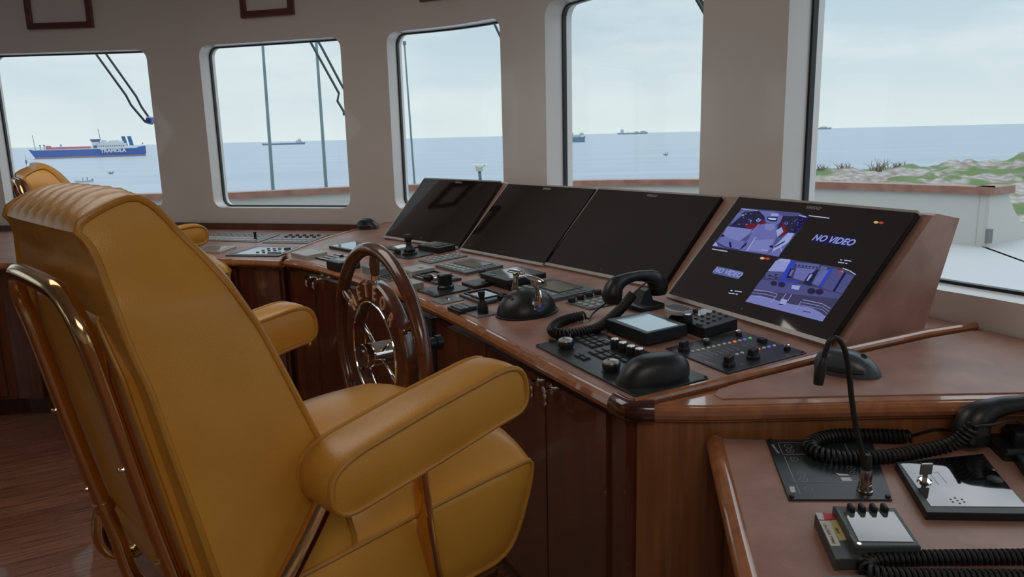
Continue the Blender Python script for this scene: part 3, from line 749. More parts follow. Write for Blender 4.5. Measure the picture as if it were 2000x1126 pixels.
screen(0, 'leftmost bridge screen, dark and switched off, farthest from the lit one')
screen(1, 'second dark bridge screen from the left, sharing an edge with the third')
screen(2, 'third dark bridge screen from the left, next to the lit one')
t4, m4 = screen(3, 'rightmost bridge screen showing two blue camera views and two no video messages')
def em(name, c, s_=1.0): M[name] = mat(name, (.01, .01, .01), .5, spec=.0, emit=tuple(v_ * .82 for v_ in c), es=s_); return name
em('view_lav', (.145, .155, .42)); em('view_lav2', (.20, .22, .52)); em('view_dark', (.022, .02, .06)); em('view_mid', (.08, .085, .24)); em('view_blue', (.035, .06, .48))
em('view_pale', (.33, .38, .72)); em('view_red', (.16, .012, .03)); em('view_white', (.55, .6, .85)); em('view_navy', (.010, .012, .07)); em('view_band', (.10, .13, .33)); em('view_sky', (.28, .32, .66))
em('view_amber', (.7, .45, .2)); em('view_brick', (.45, .05, .05)); em('view_grey', (.055, .05, .12))
inv4 = m4.inverted()
def onscr(px, py):
    d = sight(px, py); o_ = Vector((0, 0, CAM_Z)); n_ = Vector((m4[0][2], m4[1][2], m4[2][2])); p0 = m4.translation
    q = o_ + d * ((p0 - o_).dot(n_) / d.dot(n_)); l_ = inv4 @ q; return (l_.x, l_.y)
Z1 = lambda X, Y: onscr(1380 + X / 9.385, 390 + Y / 9.385)
Z2 = lambda X, Y: onscr(1440 + X / 7.508, 490 + Y / 7.508)
def view(name, polys, Zf, label):
    order = []; 
    for m, P, lv in polys:
        if m not in order: order.append(m)
    mb = MB()
    for m, P, lv in polys:
        Q = [Zf(*p) for p in P]; k = len(mb.v)
        A = sum(Q[i][0] * Q[(i + 1) % len(Q)][1] - Q[(i + 1) % len(Q)][0] * Q[i][1] for i in range(len(Q)))
        if A < 0: Q.reverse()
        mb.add([(x, y, .0003 + lv * .00012) for x, y in Q], [tuple(range(len(Q)))], order.index(m))
    o = mb.build(name, order, t4); return tag(o, label)
def ln(m, pts, wd_, lv):
    R = []
    for (a, b), (c_, d_) in zip(pts, pts[1:]):
        u = Vector((c_ - a, d_ - b)).normalized() * wd_ / 2; R.append((m, [(a - u.y, b + u.x), (c_ - u.y, d_ + u.x), (c_ + u.y, d_ - u.x), (a + u.y, b - u.x)], lv))
    return R
def blob(m, cx, cy, rx, ry, lv, n=10): return (m, [(cx + rx * math.cos(2 * PI * i / n), cy + ry * math.sin(2 * PI * i / n)) for i in range(n)], lv)
rnd = random.Random(3)
v1 = [('view_mid', [(650, 150), (1700, 240), (1880, 330), (1310, 1045), (100, 850), (380, 490)], 0),
      ('view_dark', [(640, 240), (950, 200), (1070, 260), (1100, 330), (960, 460), (820, 540), (400, 480)], 1),
      ('view_lav', [(560, 260), (700, 180), (640, 300), (470, 440), (430, 470)], 1),
      ('view_dark', [(1380, 300), (1700, 300), (1880, 330), (1640, 610), (1500, 600), (1330, 690), (1290, 560)], 1),
      ('view_navy', [(1700, 300), (1890, 330), (1640, 620), (1590, 600)], 2),
      ('view_lav', [(960, 200), (1250, 220), (1400, 300), (1350, 420), (1280, 450), (1100, 420), (1060, 300)], 2),
      ('view_navy', [(1120, 310), (1310, 320), (1290, 400), (1180, 400), (1110, 370)], 3),
      ('view_pale', [(1190, 250), (1330, 255), (1310, 300), (1180, 295)], 3),
      ('view_white', [(1140, 330), (1290, 345), (1265, 375), (1190, 372), (1130, 350)], 4),
      ('view_red', [(740, 440), (960, 430), (1050, 380), (1100, 420), (840, 530), (700, 500)], 2),
      ('view_red', [(1400, 390), (1460, 520), (1480, 580), (1380, 680), (1340, 660)], 2),
      ('view_lav2', [(380, 490), (830, 540), (820, 600), (600, 760), (290, 660)], 3),
      ('view_lav', [(290, 660), (600, 750), (720, 760), (600, 920), (380, 880), (200, 770)], 2),
      ('view_lav', [(940, 450), (1280, 440), (1290, 560), (1280, 690), (1200, 900), (1100, 990), (620, 930), (780, 700), (850, 560)], 2),
      ('view_lav2', [(1090, 440), (1240, 450), (1260, 530), (1160, 570), (1060, 530)], 3),
      ('view_lav2', [(880, 740), (1230, 720), (1180, 900), (1060, 960), (740, 930)], 3),
      ('view_pale', [(1280, 560), (1380, 500), (1410, 590), (1300, 690)], 3),
      ('view_navy', [(410, 770), (450, 775), (465, 880), (425, 870)], 4),
      ('view_navy', [(640, 870), (750, 770), (730, 830), (620, 920)], 4),
      ('view_pale', [(1500, 605), (1610, 620), (1500, 790), (1200, 960), (1240, 860)], 4),
      ('view_navy', [(1250, 860), (1440, 750), (1430, 780), (1240, 890)], 5),
      ('view_lav', [(1480, 800), (1320, 1045), (1120, 990), (1230, 920)], 3),
      ('view_pale', [(170, 770), (215, 850), (110, 840)], 2),
      blob('view_pale', 950, 380, 42, 22, 4), blob('view_mid', 950, 382, 22, 10, 5), blob('view_lav', 1465, 430, 35, 28, 4), blob('view_dark', 1462, 425, 20, 14, 5),
      blob('view_navy', 1190, 860, 36, 26, 5), blob('view_lav', 1180, 900, 30, 22, 6), blob('view_navy', 300, 660, 34, 22, 4), blob('view_lav', 280, 745, 40, 22, 4)]
for _ in range(34):
    cx, cy = rnd.uniform(560, 1000), rnd.uniform(250, 500)
    if cy < 500 - (cx - 500) * .12: v1.append(blob(rnd.choice(['view_mid', 'view_lav', 'view_dark', 'view_pale']), cx, cy, rnd.uniform(6, 22), rnd.uniform(4, 12), 3, 6))
for _ in range(18): v1.append(blob(rnd.choice(['view_lav', 'view_mid', 'view_red']), rnd.uniform(1560, 1780), rnd.uniform(330, 560), rnd.uniform(6, 14), rnd.uniform(6, 12), 3, 6))
v1 += ln('view_white', [(900, 690), (740, 940)], 9, 5) + ln('view_lav2', [(830, 600), (900, 540), (960, 450)], 14, 4) + ln('view_white', [(1355, 850), (1380, 950)], 8, 5)
v1 += ln('view_white', [(640, 168), (940, 205)], 9, 5) + ln('view_white', [(1700, 290), (1830, 320)], 13, 5) + ln('view_white', [(1010, 915), (1130, 935)], 8, 6) + ln('view_navy', [(215, 800), (300, 850), (420, 885), (600, 920)], 12, 5)
view('deck_view', v1, Z1, 'lavender camera picture of a deck')
v2 = [('view_grey', [(600, 100), (820, 130), (1320, 210), (1560, 250), (1730, 350), (1550, 620), (1250, 1035), (120, 740), (350, 420)], 0),
      ('view_sky', [(570, 140), (780, 150), (690, 305), (450, 295)], 2), ('view_pale', [(640, 112), (780, 125), (780, 175), (590, 135)], 3),
      ('view_mid', [(450, 300), (700, 310), (620, 400), (380, 400)], 1),
      ('view_mid', [(350, 420), (620, 430), (1100, 520), (1540, 640), (1490, 700), (240, 570)], 1),
      ('view_blue', [(790, 140), (870, 160), (720, 420), (620, 420)], 3), ('view_band', [(850, 160), (1210, 200), (1190, 270), (850, 220)], 2),
      ('view_lav', [(870, 240), (1150, 270), (1100, 420), (960, 440), (820, 400)], 2), ('view_navy', [(780, 260), (840, 265), (780, 400), (720, 390)], 4),
      ('view_lav', [(800, 275), (835, 275), (790, 370), (755, 365)], 5), ('view_navy', [(1060, 330), (1150, 330), (1080, 450), (990, 430)], 4), ('view_pale', [(1070, 345), (1110, 345), (1040, 440), (1015, 435)], 5),
      ('view_dark', [(1160, 270), (1290, 280), (1080, 520), (960, 470)], 3),
      ('view_band', [(1240, 220), (1330, 240), (1200, 520), (1090, 480)], 4), ('view_lav', [(1250, 300), (1370, 270), (1240, 510), (1120, 470)], 4), ('view_blue', [(1370, 245), (1420, 255), (1240, 530), (1190, 520)], 5), ('view_mid', [(1420, 255), (1570, 310), (1400, 590), (1240, 540)], 4),
      ('view_navy', [(1570, 315), (1600, 330), (1430, 600), (1400, 590)], 5), ('view_mid', [(1600, 330), (1715, 370), (1550, 625), (1430, 590)], 4),
      ('view_pale', [(810, 500), (930, 510), (900, 575), (790, 550)], 4), ('view_blue', [(600, 430), (900, 440), (880, 470), (590, 460)], 3),
      ('view_lav2', [(200, 650), (340, 655), (540, 710), (700, 760), (900, 800), (1080, 830), (1220, 900), (1300, 960), (1250, 1035), (700, 890), (120, 740)], 3),
      ('view_pale', [(650, 700), (740, 720), (710, 790), (620, 770)], 5), blob('view_navy', 650, 780, 40, 14, 4)]
for cx, cy, r_ in ((540, 475, 50), (655, 495, 55), (1090, 590, 62), (1210, 600, 60)): v2.append(blob('view_dark', cx, cy, r_, r_ * .72, 6, 14))
for cx in range(860, 1180, 52): v2.append(blob('view_navy', cx, 205 + (cx - 860) * .13, 15, 12, 4, 7))
for _ in range(16): v2.append(blob(rnd.choice(['view_navy', 'view_mid', 'view_dark']), rnd.uniform(400, 660), rnd.uniform(320, 400), rnd.uniform(8, 24), rnd.uniform(5, 14), 3, 6))
for off, w_ in ((0, 8), (42, 6), (84, 5)):
    v2 += ln('view_pale', [(245 - off * .6, 572 + off), (450 - off * .5, 595 + off), (590 - off * .4, 632 + off)], w_, 5)
    v2 += ln('view_pale', [(960 - off * .6, 716 + off * .9), (1100 - off * .4, 742 + off * .9), (1250, 775 + off), (1370 - off * .5, 845 + off)], w_, 5)
v2 += ln('view_pale', [(590, 640), (500, 760)], 6, 5) + ln('view_pale', [(720, 625), (660, 710)], 8, 5) + ln('view_pale', [(800, 635), (740, 740)], 8, 5) + ln('view_pale', [(940, 740), (850, 870)], 6, 5)
v2 += ln('view_white', [(1550, 255), (1650, 290), (1740, 350)], 12, 6) + ln('view_navy', [(960, 880), (1080, 905)], 10, 6) + [blob('view_brick', 1530, 308, 32, 26, 7, 6), blob('view_amber', 1545, 300, 10, 8, 8, 6)]
view('crane_view', v2, Z2, 'blue camera picture of a boat lift')
v3 = []
for (px, py, qx, qy) in ((1580, 421, 1620, 426), (1391, 486, 1421, 491)): v3 += ln('view_white', [(px, py), (qx, qy)], 1.6, 2)
for bx, by in ((1641, 508), (1427, 568)):
    v3 += ln('view_white', [(bx, by - 1), (bx + 4, by - .3)], 1.5, 2) + ln('view_white', [(bx + 8, by), (bx + 22, by + 2)], 1.6, 2) + ln('view_white', [(bx - 4, by + 4), (bx + 8, by + 5.5)], 1.6, 2) + ln('view_white', [(bx + 10, by + 6), (bx + 14, by + 6.4)], 1.6, 2)
for bx, by in ((1711, 434), (1489, 504)): v3 += [blob('view_amber', bx, by, 4.5, 2.6, 2), blob('view_brick', bx + 10, by + 1, 5, 2.6, 2)]
Zi = lambda X, Y: onscr(X, Y)
view('small_captions', v3, Zi, None)
for (cx, cy), sz, tag_ in (((1627, 469), .034, ''), ((1421, 532), .030, '')):
    P = onscr(cx, cy)
    bb = [onscr(x_, y_) for x_, y_ in (((1583, 457), (1590, 466), (1672, 481), (1668, 471)) if cx > 1500 else ((1389, 520), (1385, 533), (1449, 545), (1456, 534)))]
    ww = sz * 3.2
    part('message_band', 'view_navy' if cx > 1500 else 'view_band', t4, lambda b: b.box(P[0] - ww * .52, P[0] + ww * .52, P[1] - sz * .38, P[1] + sz * .38, 0, .0003))
    part('message', 'view_sky', t4, lambda b: b.text('NO VIDEO', sz * .72, Matrix.Translation((P[0], P[1], .0006)), ext=.0002, shear=.25, bold=.0006))

# --- radar control panel with palm hood
t, m_ = dev('radar_keyboard', 'black radar control panel with two silver topped dials and a large black palm hood', 'control panel', .211, 1.524, -64)
W_, D_ = .398, .168; plate(t, W_, D_, .004, 'blackm', r=.008)
screws(t, W_, D_, .004)
K7 = lambda X, Y, h=.004: local(m_, CP.hit(1040 + X / 5.556, 620 + Y / 5.556, h))
def dial(X, Y):
    x, y = K7(X, Y); o = part('dial', 'black', t, lambda b: b.lathe([(.0205, 0), (.0205, .0015), (.0165, .002), (.0185, .010), (.0180, .016), (.0165, .018)], (x, y, .004), 34))
    part('dial_top', 'silver_soft', o, lambda b: b.lathe([(.0165, .018), (.0155, .021), (.010, .0235), (.0, .0245)], (x, y, .004), 34))
    part('finger_dimple', 'rubber', o, lambda b: b.lathe([(.0032, .0), (.0032, .0006)], (x - .004, y - .004, .0275), 16, axis=(-.2, -.2, 1)))
M['silver_soft'] = mat('satin_silver', (.55, .55, .52), .3, metal=.6)
dial(365, 330); dial(858, 575)
for X, Y in ((898, 330), (985, 370), (1073, 410), (1163, 440)): x, y = K7(X, Y); knob(t, x, y, .004, .0105, .021, 'rubber', 'silver')
def blk(X, Y, X2, Y2, X3, Y3, nm='key_block', z=.0042):      # corner, end of long side, end of short side
    a, b_, c_ = Vector(K7(X, Y)), Vector(K7(X2, Y2)), Vector(K7(X3, Y3)); u = b_ - a; v = c_ - a
    return a, u, v
for (A_, B_, C_, nu, nv, kw) in (((478, 255), (645, 335), (690, 205), 3, 3, .8), ((432, 222), (478, 250), (640, 170), 1, 3, .7), ((590, 375), (760, 460), (720, 340), 2, 2, .7), ((740, 345), (1010, 500), (790, 330), 4, 1, .8), ((440, 410), (560, 470), (520, 388), 2, 2, .8)):
    a, u, v = blk(*A_, *B_, *C_)
    if u.length * v.length < 1e-6: continue
    P = [a, a + u, a + u + v, a + v]; A2 = sum(P[i].x * P[(i + 1) % 4].y - P[(i + 1) % 4].x * P[i].y for i in range(4))
    if A2 < 0: P.reverse()
    part('key_block', 'rubber', t, lambda b: b.prism([tuple(p) for p in P], .004, .0050))
    pts = [tuple(a + u * ((i + .5) / nu) + v * ((j + .5) / nv)) for i in range(nu) for j in range(nv)]
    keys(t, pts, u.length / nu * .72, max(.006, v.length / nv * .66), .005, .0028, 'dgrey')
x, y = K7(200, 255); part('slider', 'rubber', t, lambda b: b.box(x - .008, x + .008, y - .003, y + .006, .004, .008, .002, .001))
part('legend', 'print', t, lambda b: b.box(*[K7(820, 240)[0] - .010, K7(820, 240)[0] + .008, K7(820, 240)[1] - .0015, K7(820, 240)[1] + .0015], .004, .0044))
# hood: long axis runs away from the watchkeeper
hx, hy = local(m_, CP.hit(1272, 742, .004)); hd = MB(); nu, nv = 28, 14; vs = []; fs = []
q0 = Vector(local(m_, CP.hit(1203, 750, .004))); q1 = Vector(local(m_, CP.hit(1343, 732, .004))); hc = (q0 + q1) / 2; ha = (q1 - q0); hl = ha.length / 2; hu = ha.normalized(); hv = Vector((hu.y, -hu.x))
for j in range(nv + 1):
    ph = PI / 2 * j / nv
    for i in range(nu):
        a = 2 * PI * i / nu; ca, sa = math.cos(a), math.sin(a)
        sx_ = abs(ca) ** .75 * (1 if ca > 0 else -1); sy_ = abs(sa) ** .8 * (1 if sa > 0 else -1)
        k = math.cos(ph) ** .55; L_ = hl * (.98 if sx_ > 0 else 1.0); s_ = sx_ * k; zt_ = .050 * math.sin(ph) ** 1.1
        off = .22 * hl * math.sin(ph); p = hc + hu * (s_ * L_ + off) + hv * (sy_ * k * .040)
        p = p + hv * 0.0; vs.append((p.x, p.y, .004 + zt_))
for j in range(nv):
    for i in range(nu): fs.append((j * nu + i, j * nu + (i + 1) % nu, (j + 1) * nu + (i + 1) % nu, (j + 1) * nu + i))
hd.add(vs, fs, 0, True); hd.build('palm_hood', 'black', t)

# --- dimmer / search light switch panel
t, m_ = dev('switch_panel', 'black square switch panel with rotary knobs and rows of small coloured lamps', 'control panel', .463, 1.531, -65)
sw_plate = plate(t, .197, .206, .003, 'blackm', r=.002); screws(t, .197, .206, .003)
K5 = lambda X, Y, h=.003: local(m_, CP.hit(1290 + X / 6.452, 630 + Y / 6.452, h))
for X, Y, s_ in ((295, 345, 1), (862, 540, 1), (1168, 445, 1.1)):
    x, y = K5(X, Y); o = part('rotary_knob', 'rubber', t, lambda b: b.lathe([(.0125 * s_, 0), (.0125 * s_, .006), (.0105 * s_, .009)], (x, y, .003), 26))
    b_ = MB(Matrix.Translation((x, y, .003)) @ Matrix.Rotation(.35, 4, 'Z')); b_.box(-.006 * s_, .006 * s_, -.011 * s_, .011 * s_, .006, .021, .002, .002); b_.build('grip', 'rubber', o)
    b_ = MB(Matrix.Translation((x, y, .003)) @ Matrix.Rotation(.35, 4, 'Z')); b_.box(-.001, .001, .0112 * s_, .0120 * s_, .008, .0205); b_.build('pointer_line', 'print', o)
for X, Y in ((580, 265), (985, 160), (1595, 340)):
    x, y = K5(X, Y); o = knob(t, x, y, .003, .0068, .008, 'rubber', None, 'push_knob'); part('cap', 'chrome', o, lambda b: b.lathe([(.0066, .008), (.0062, .012), (.003, .0128)], (x, y, .003), 22))
x, y = K5(1280, 245); part('square_switch', 'rubber', t, lambda b: b.box(x - .0085, x + .0085, y - .007, y + .007, .003, .012, .001, .001))
for X, Y, c_ in [(405, 362, 'led_y'), (475, 347, 'led_y'), (537, 333, 'led_y'), (605, 316, 'led_y'), (672, 300, 'led_y'), (738, 285, 'led_y'), (805, 268, 'led_y'), (870, 255, 'led_y'), (935, 239, 'led_o'), (1000, 226, 'led_y'), (1062, 212, 'led_b'), (1128, 196, 'led_g'),
                 (965, 398, 'led_y'), (1030, 380, 'led_y'), (1235, 332, 'led_o'), (1303, 318, 'led_y'), (1365, 303, 'led_b'), (1432, 290, 'led_y')]:
    x, y = K5(X, Y); o = part('lamp', c_, t, lambda b: b.lathe([(.0040, 0), (.0036, .0016), (.002, .0026), (.0, .0029)], (x, y, .003), 14))
b_ = MB()
for X, Y, X2, Y2 in [(470, 395, 615, 445), (555, 380, 665, 420), (590, 358, 730, 408), (710, 357, 800, 390), (765, 340, 860, 372), (835, 322, 925, 353), (905, 306, 1000, 338), (1030, 275, 1090, 300), (1090, 258, 1190, 290), (1175, 250, 1260, 272), (550, 480, 715, 540), (1000, 515, 1050, 528), (1450, 262, 1520, 278), (640, 235, 700, 245), (1050, 140, 1080, 148)]:
    p, q = Vector(K5(X, Y)), Vector(K5(X2, Y2)); u = (q - p).normalized() * .0005; b_.add([(p.x - u.y, p.y + u.x, .0032), (p.x + u.y, p.y - u.x, .0032), (q.x + u.y, q.y - u.x, .0032), (q.x - u.y, q.y + u.x, .0032)], [(0, 1, 2, 3)])
merge(sw_plate, b_, 'print')

# --- touch terminal on a base plate
t, m_ = dev('touch_display', 'black desk terminal with a pale blue lit touch screen in front of the black handset', 'display', .298, 1.690, -63)
KT = lambda px, py, h: local(m_, CP.hit(px, py, h))
P = [KT(*q, .008) for q in ((1172, 632), (1250, 668), (1342, 645), (1262, 612))]; part('base', 'black', t, lambda b: b.prism(P, 0, .008, .001))
P = [KT(*q, .034) for q in ((1184, 623), (1262, 651), (1341, 633), (1268, 607))]; part('body', 'black', t, lambda b: b.prism(P, .008, .034, .0015))
P = [KT(*q, .0343) for q in ((1203, 624), (1265, 647), (1325, 634), (1262, 611))]; part('screen', 'lcdblue', t, lambda b: b.prism(P, .034, .0345))
P = [KT(*q, .0084) for q in ((1192, 635), (1248, 660), (1255, 656), (1198, 632))]; part('front_strip', 'grey', t, lambda b: b.prism(P, .008, .0086))
x, y = KT(1246, 655, .01); part('button', 'rubber', t, lambda b: b.lathe([(.005, 0), (.004, .003)], (x, y, .0086), 14))

# --- radio controller with keys, microphone rest grill and knob
t, m_ = dev('radio_controller', 'black radio controller with round keys, olive display and slotted speaker beside the lit screen', 'radio', .436, 1.735, -63)
KT = lambda px, py, h: local(m_, CP.hit(px, py, h))
P = [KT(*q, .026) for q in ((1306, 616), (1376, 641), (1440, 622), (1372, 599))]; part('body', 'black', t, lambda b: b.prism(P, 0, .026, .002))
keys(t, [KT(1360 + i * 11.5 + j * 11.5, 622 + i * 4.2 - j * 4.6, .026) for i in range(3) for j in range(4)], .0095, .0085, .026, .003, 'dgrey', round_=True)
P = [KT(*q, .0262) for q in ((1352, 610), (1366, 617), (1396, 608), (1376, 602))]; part('display', 'lcdtan', t, lambda b: b.prism(P, .026, .0266))
x, y = KT(1344, 629, .026); knob(t, x, y, .026, .010, .019, 'rubber', 'silver')
x, y = KT(1366, 634, .026); part('rocker_key', 'dgrey', t, lambda b: b.box(x - .009, x + .009, y - .004, y + .004, .026, .030, .002, .001))
M['silver_dark'] = mat('dark_silver', (.35, .35, .34), .35, metal=.8)
gx, gy = KT(1325, 599, .052); o = part('speaker_grill', 'lgrey', t, lambda b: b.prism([(gx + .040 * math.cos(a) * (1 if abs(math.cos(a)) < .5 else .95), gy + .028 * math.sin(a)) for a in [2 * PI * k / 20 for k in range(20)]], .040, .050, .003))
M_ = None
for k in range(-5, 6): part('slot', 'rubber', o, lambda b: b.box(gx + k * .0060 - .0014, gx + k * .0060 + .0014, gy - .021 * math.sqrt(max(0, 1 - (k / 6.3) ** 2)), gy + .021 * math.sqrt(max(0, 1 - (k / 6.3) ** 2)), .0499, .0506))
part('neck', 'rubber', t, lambda b: b.box(gx - .018, gx + .018, gy - .012, gy + .012, .0, .040, .006))
keys(t, [KT(1343 + i * 8, 604 + i * 1.2, .032) for i in range(3)], .008, .008, .026, .010, 'black')

# --- handsets on their rests with coiled cords
def handset_mesh(k=1.0):
    P = catmull([(-.070, 0, .000), (-.073, 0, .018), (-.062, 0, .040), (-.035, 0, .052), (0, 0, .056), (.035, 0, .052), (.062, 0, .040), (.073, 0, .018), (.070, 0, .000)], 5)
    base = [.024, .0285, .0245, .0165, .0135, .0165, .0245, .0285, .024]
    R = []
    for i in range(len(P)):
        f = i / 5; a = int(f); b = min(a + 1, 8); R.append((base[a] * (1 - (f - a)) + base[b] * (f - a)) * k)
    mb = MB(); mb.tube([p * k for p in P], R, 18); return mb
def handset(label, mt, k=1.0):
    t = thing('telephone_handset', label, 'handset', mt)
    mb = handset_mesh(k); mb.build('grip', 'black', t)
    for sx in (-1, 1): part('ear_cap' if sx < 0 else 'mouth_cap', 'rubber', t, lambda b: b.lathe([(.0225 * k, -.004), (.024 * k, 0.001)], (sx * .070 * k, 0, 0), 20))
    return t
# rest and number pad below the console handset
t, m_ = dev('handset_rest', 'black wedge shaped telephone rest under the curved handset', 'telephone rest', .335, 1.945, -63)
plate(t, .12, .075, .012, 'black', 'base', r=.006)
part('cradle', 'black', t, lambda b: b.add([(-.028, -.012, .012), (.02, -.012, .012), (.02, .03, .012), (-.028, .03, .012), (-.018, .010, .042), (.014, .010, .042), (.014, .026, .042), (-.018, .026, .042)], [(3, 2, 1, 0), (4, 5, 6, 7), (0, 1, 5, 4), (1, 2, 6, 5), (2, 3, 7, 6), (3, 0, 4, 7)]))
mt = Matrix.Translation((.322, 1.935, CP.z(.322, 1.935) + .029)) @ Matrix.Rotation(math.radians(24), 4, 'Z') @ Matrix.Rotation(-.05, 4, 'Y')
handset('black telephone handset arched over its rest in the middle of the console', mt, .96)
def cord(label, name, pts, R, pitch, r, lead0=None, lead1=None):
    P = catmull(pts, 8); root = thing(name, label, 'cord', Vector(P[0])); I = Matrix.Translation(-Vector(P[0]))
    mb = coil([I @ p for p in P], R, pitch, r); mb.build('coil', 'rubber', root)
    for ld_ in (lead0, lead1):
        if ld_: mb = MB(I); mb.tube(catmull(ld_, 8), .0022, 8); mb.build('straight_lead', 'rubber', root)
    return root
h_ = lambda px, py, h: CP.hit(px, py, h)
a0, a1 = h_(1141, 616, .014), h_(1243, 577, .035)
a1 = Vector((.300, 1.845, .785)); am = Vector((.262, 1.80, .758))
cord('black coiled cord looping over the console from the arched handset', 'coiled_cord',
     [a0, h_(1112, 622, .013), h_(1086, 633, .013), h_(1079, 646, .013), h_(1098, 652, .013), h_(1135, 648, .013), h_(1172, 637, .014), am, a1],
     .0100, .0074, .0030, [a0, a0 + Vector((.012, .0, -.008)), h_(1160, 610, .008), Vector((.250, 1.915, .755))],
     [a1, a1 + Vector((.02, .03, .008)), Vector((.352, 1.925, .800)), Vector((.382, 1.945, .785)), Vector((.392, 1.955, .765))])

# --- twin lever engine control
t, m_ = dev('engine_throttle', 'black domed engine control with two chrome levers near the console edge', 'throttle', .038, 1.962, -62)
part('dome', 'black', t, lambda b: b.lathe([(.080, 0), (.082, .006), (.080, .016), (.073, .032), (.059, .048), (.040, .059), (.02, .064), (.0, .065)], (0, 0, 0), 40, sx=.86, sy=1.0))
part('base_ring', 'rubber', t, lambda b: b.lathe([(.087, 0), (.087, .004), (.083, .005)], (0, 0, 0), 40, sx=.86, sy=1.0))
for sx, a_ in ((1, 0), (-1, 0)):
    b_ = MB(); b_.lathe([(.016, -.01), (.016, .008), (.013, .012)], (sx * .060, 0, .030), 26, axis=(sx, 0, 0)); pv = b_.build('pivot', 'chrome', t)
    b_ = MB(); b_.lathe([(.012, .0121), (.012, .0125)], (sx * .060, 0, .030), 22, axis=(sx, 0, 0)); b_.build('badge', 'blue', pv)
    P = catmull([(sx * .064, 0, .030), (sx * .064, .003, .052), (sx * .060, .004, .072), (sx * .050, .001, .088), (sx * .046, 0, .098)], 6)
    b_ = MB(); b_.tube(P, [.010 + .002 * math.sin(i * .3) for i in range(len(P))], 14, flat=(.7, 1.1)); lv = b_.build('lever', 'chrome', t)
    x0_ = .010 if sx > 0 else -.090
    b_ = MB(); b_.tube([(x0_ + q * .084, .003 * math.sin(q * 3), .102 - .004 * q * sx) for q in [i / 10 for i in range(11)]], [.004, .0065, .0075, .008, .0082, .0082, .0082, .008, .0075, .0065, .004], 16, flat=(1.3, .8)); b_.build('lever_handle', 'chrome', lv)
for k in range(4): part('button', 'rubber', t, lambda b: b.lathe([(.005, 0), (.004, .003)], (-.020 + k * .013, -.050, .050 + .002 * (k in (1, 2))), 14, axis=(0, -.6, .8)))

# --- rows of instruments between the wheel and the screens
def frame_inst(name, label, cat, x, y, a, w_, d_, h, screen_m, fr=.012, body='black', face='blackm', plane=CP, low=0, group=None):
    t, m_ = dev(name, label, cat, x, y, a, plane, group)
    plate(t, w_, d_, h, body, 'body', r=.005, ch=.0015)
    part('screen', screen_m, t, lambda b: b.box(-w_ / 2 + fr, w_ / 2 - fr, -d_ / 2 + fr + low, d_ / 2 - fr, h, h + .0006, .002)); return t, m_
t, m_ = dev('key_panel', 'grey panel of small round silver keys beside the far navigation unit', 'keypad', -.257, 2.826, -54); plate(t, .094, .165, .004, 'teal')
keys(t, grid(-.028, -.065, 3, 6, .028, .026), .019, .013, .004, .003, 'lgrey', round_=True)
t, m_ = dev('navigation_unit', 'grey navigation display unit farther from the engine levers', 'display', -.150, 2.622, -56, group=None)
def nav(t, w_, d_):
    plate(t, w_, d_, .010, 'teal', 'body', r=.004)
    part('bezel', 'rubber', t, lambda b: b.box(-w_ * .36, w_ * .30, -d_ * .14, d_ * .42, .010, .0112, .003))
    part('screen', 'lcdtan', t, lambda b: b.box(-w_ * .335, w_ * .275, -d_ * .10, d_ * .385, .0112, .0116))
    keys(t, grid(-w_ * .38, -d_ * .40, 6, 2, w_ * .135, d_ * .15), w_ * .10, d_ * .075, .010, .002, 'lgrey')
    keys(t, grid(w_ * .36, -d_ * .12, 2, 4, w_ * .065, d_ * .14), w_ * .045, d_ * .08, .010, .002, 'grey')
nav(t, .215, .152)
t, m_ = dev('navigation_unit', 'grey navigation display unit with olive screen close behind the engine levers', 'display', .118, 2.178, -59); nav(t, .215, .160)
t, m_ = dev('key_panel', 'grey panel of round silver keys just left of the arched handset', 'keypad', .228, 2.0, -61); plate(t, .085, .105, .004, 'teal')
keys(t, grid(-.026, -.036, 3, 4, .026, .024), .018, .013, .004, .003, 'lgrey', round_=True)
for i, (px, py) in enumerate(((1117, 583), (1134, 578), (1151, 573), (1168, 568))):
    x, y, _ = CP.hit(px, py, .012); t, m_ = dev('rotary_knob', ['black knob nearest the engine levers, leftmost of the row of four', 'second black knob from the engine levers in the row of four', 'third black knob from the engine levers in the row of four', 'last black knob in the row of four, right beside the arched handset'][i], 'knob', x, y, -59, group='row of black knobs by the near navigation unit')
    part('collar', 'grey', t, lambda b: b.box(-.014, .014, -.014, .014, 0, .003, .004)); o = part('cap', 'rubber', t, lambda b: b.lathe([(.0105, .003), (.011, .012), (.009, .016)], (0, 0, 0), 10))
t, m_ = dev('display_unit', 'square black framed display standing raised behind the engine levers', 'display', .005, 2.32, -58); w_, d_ = .165, .142
part('foot', 'rubber', t, lambda b: b.box(-w_ / 2 + .01, w_ / 2 - .01, -d_ / 2 + .01, d_ / 2 - .01, 0, .018, .004)); part('body', 'black', t, lambda b: b.box(-w_ / 2, w_ / 2, -d_ / 2, d_ / 2, .018, .034, .005, .0015))
part('screen', 'lcd', t, lambda b: b.box(-w_ / 2 + .013, w_ / 2 - .013, -d_ / 2 + .026, d_ / 2 - .01, .034, .0346, .002)); part('button', 'grey', t, lambda b: b.box(-.03, -.012, -d_ / 2 + .008, -d_ / 2 + .016, .034, .0355, .001))
M['meter'] = mat('meter_window', (.035, .016, .016), .15, coat=1)
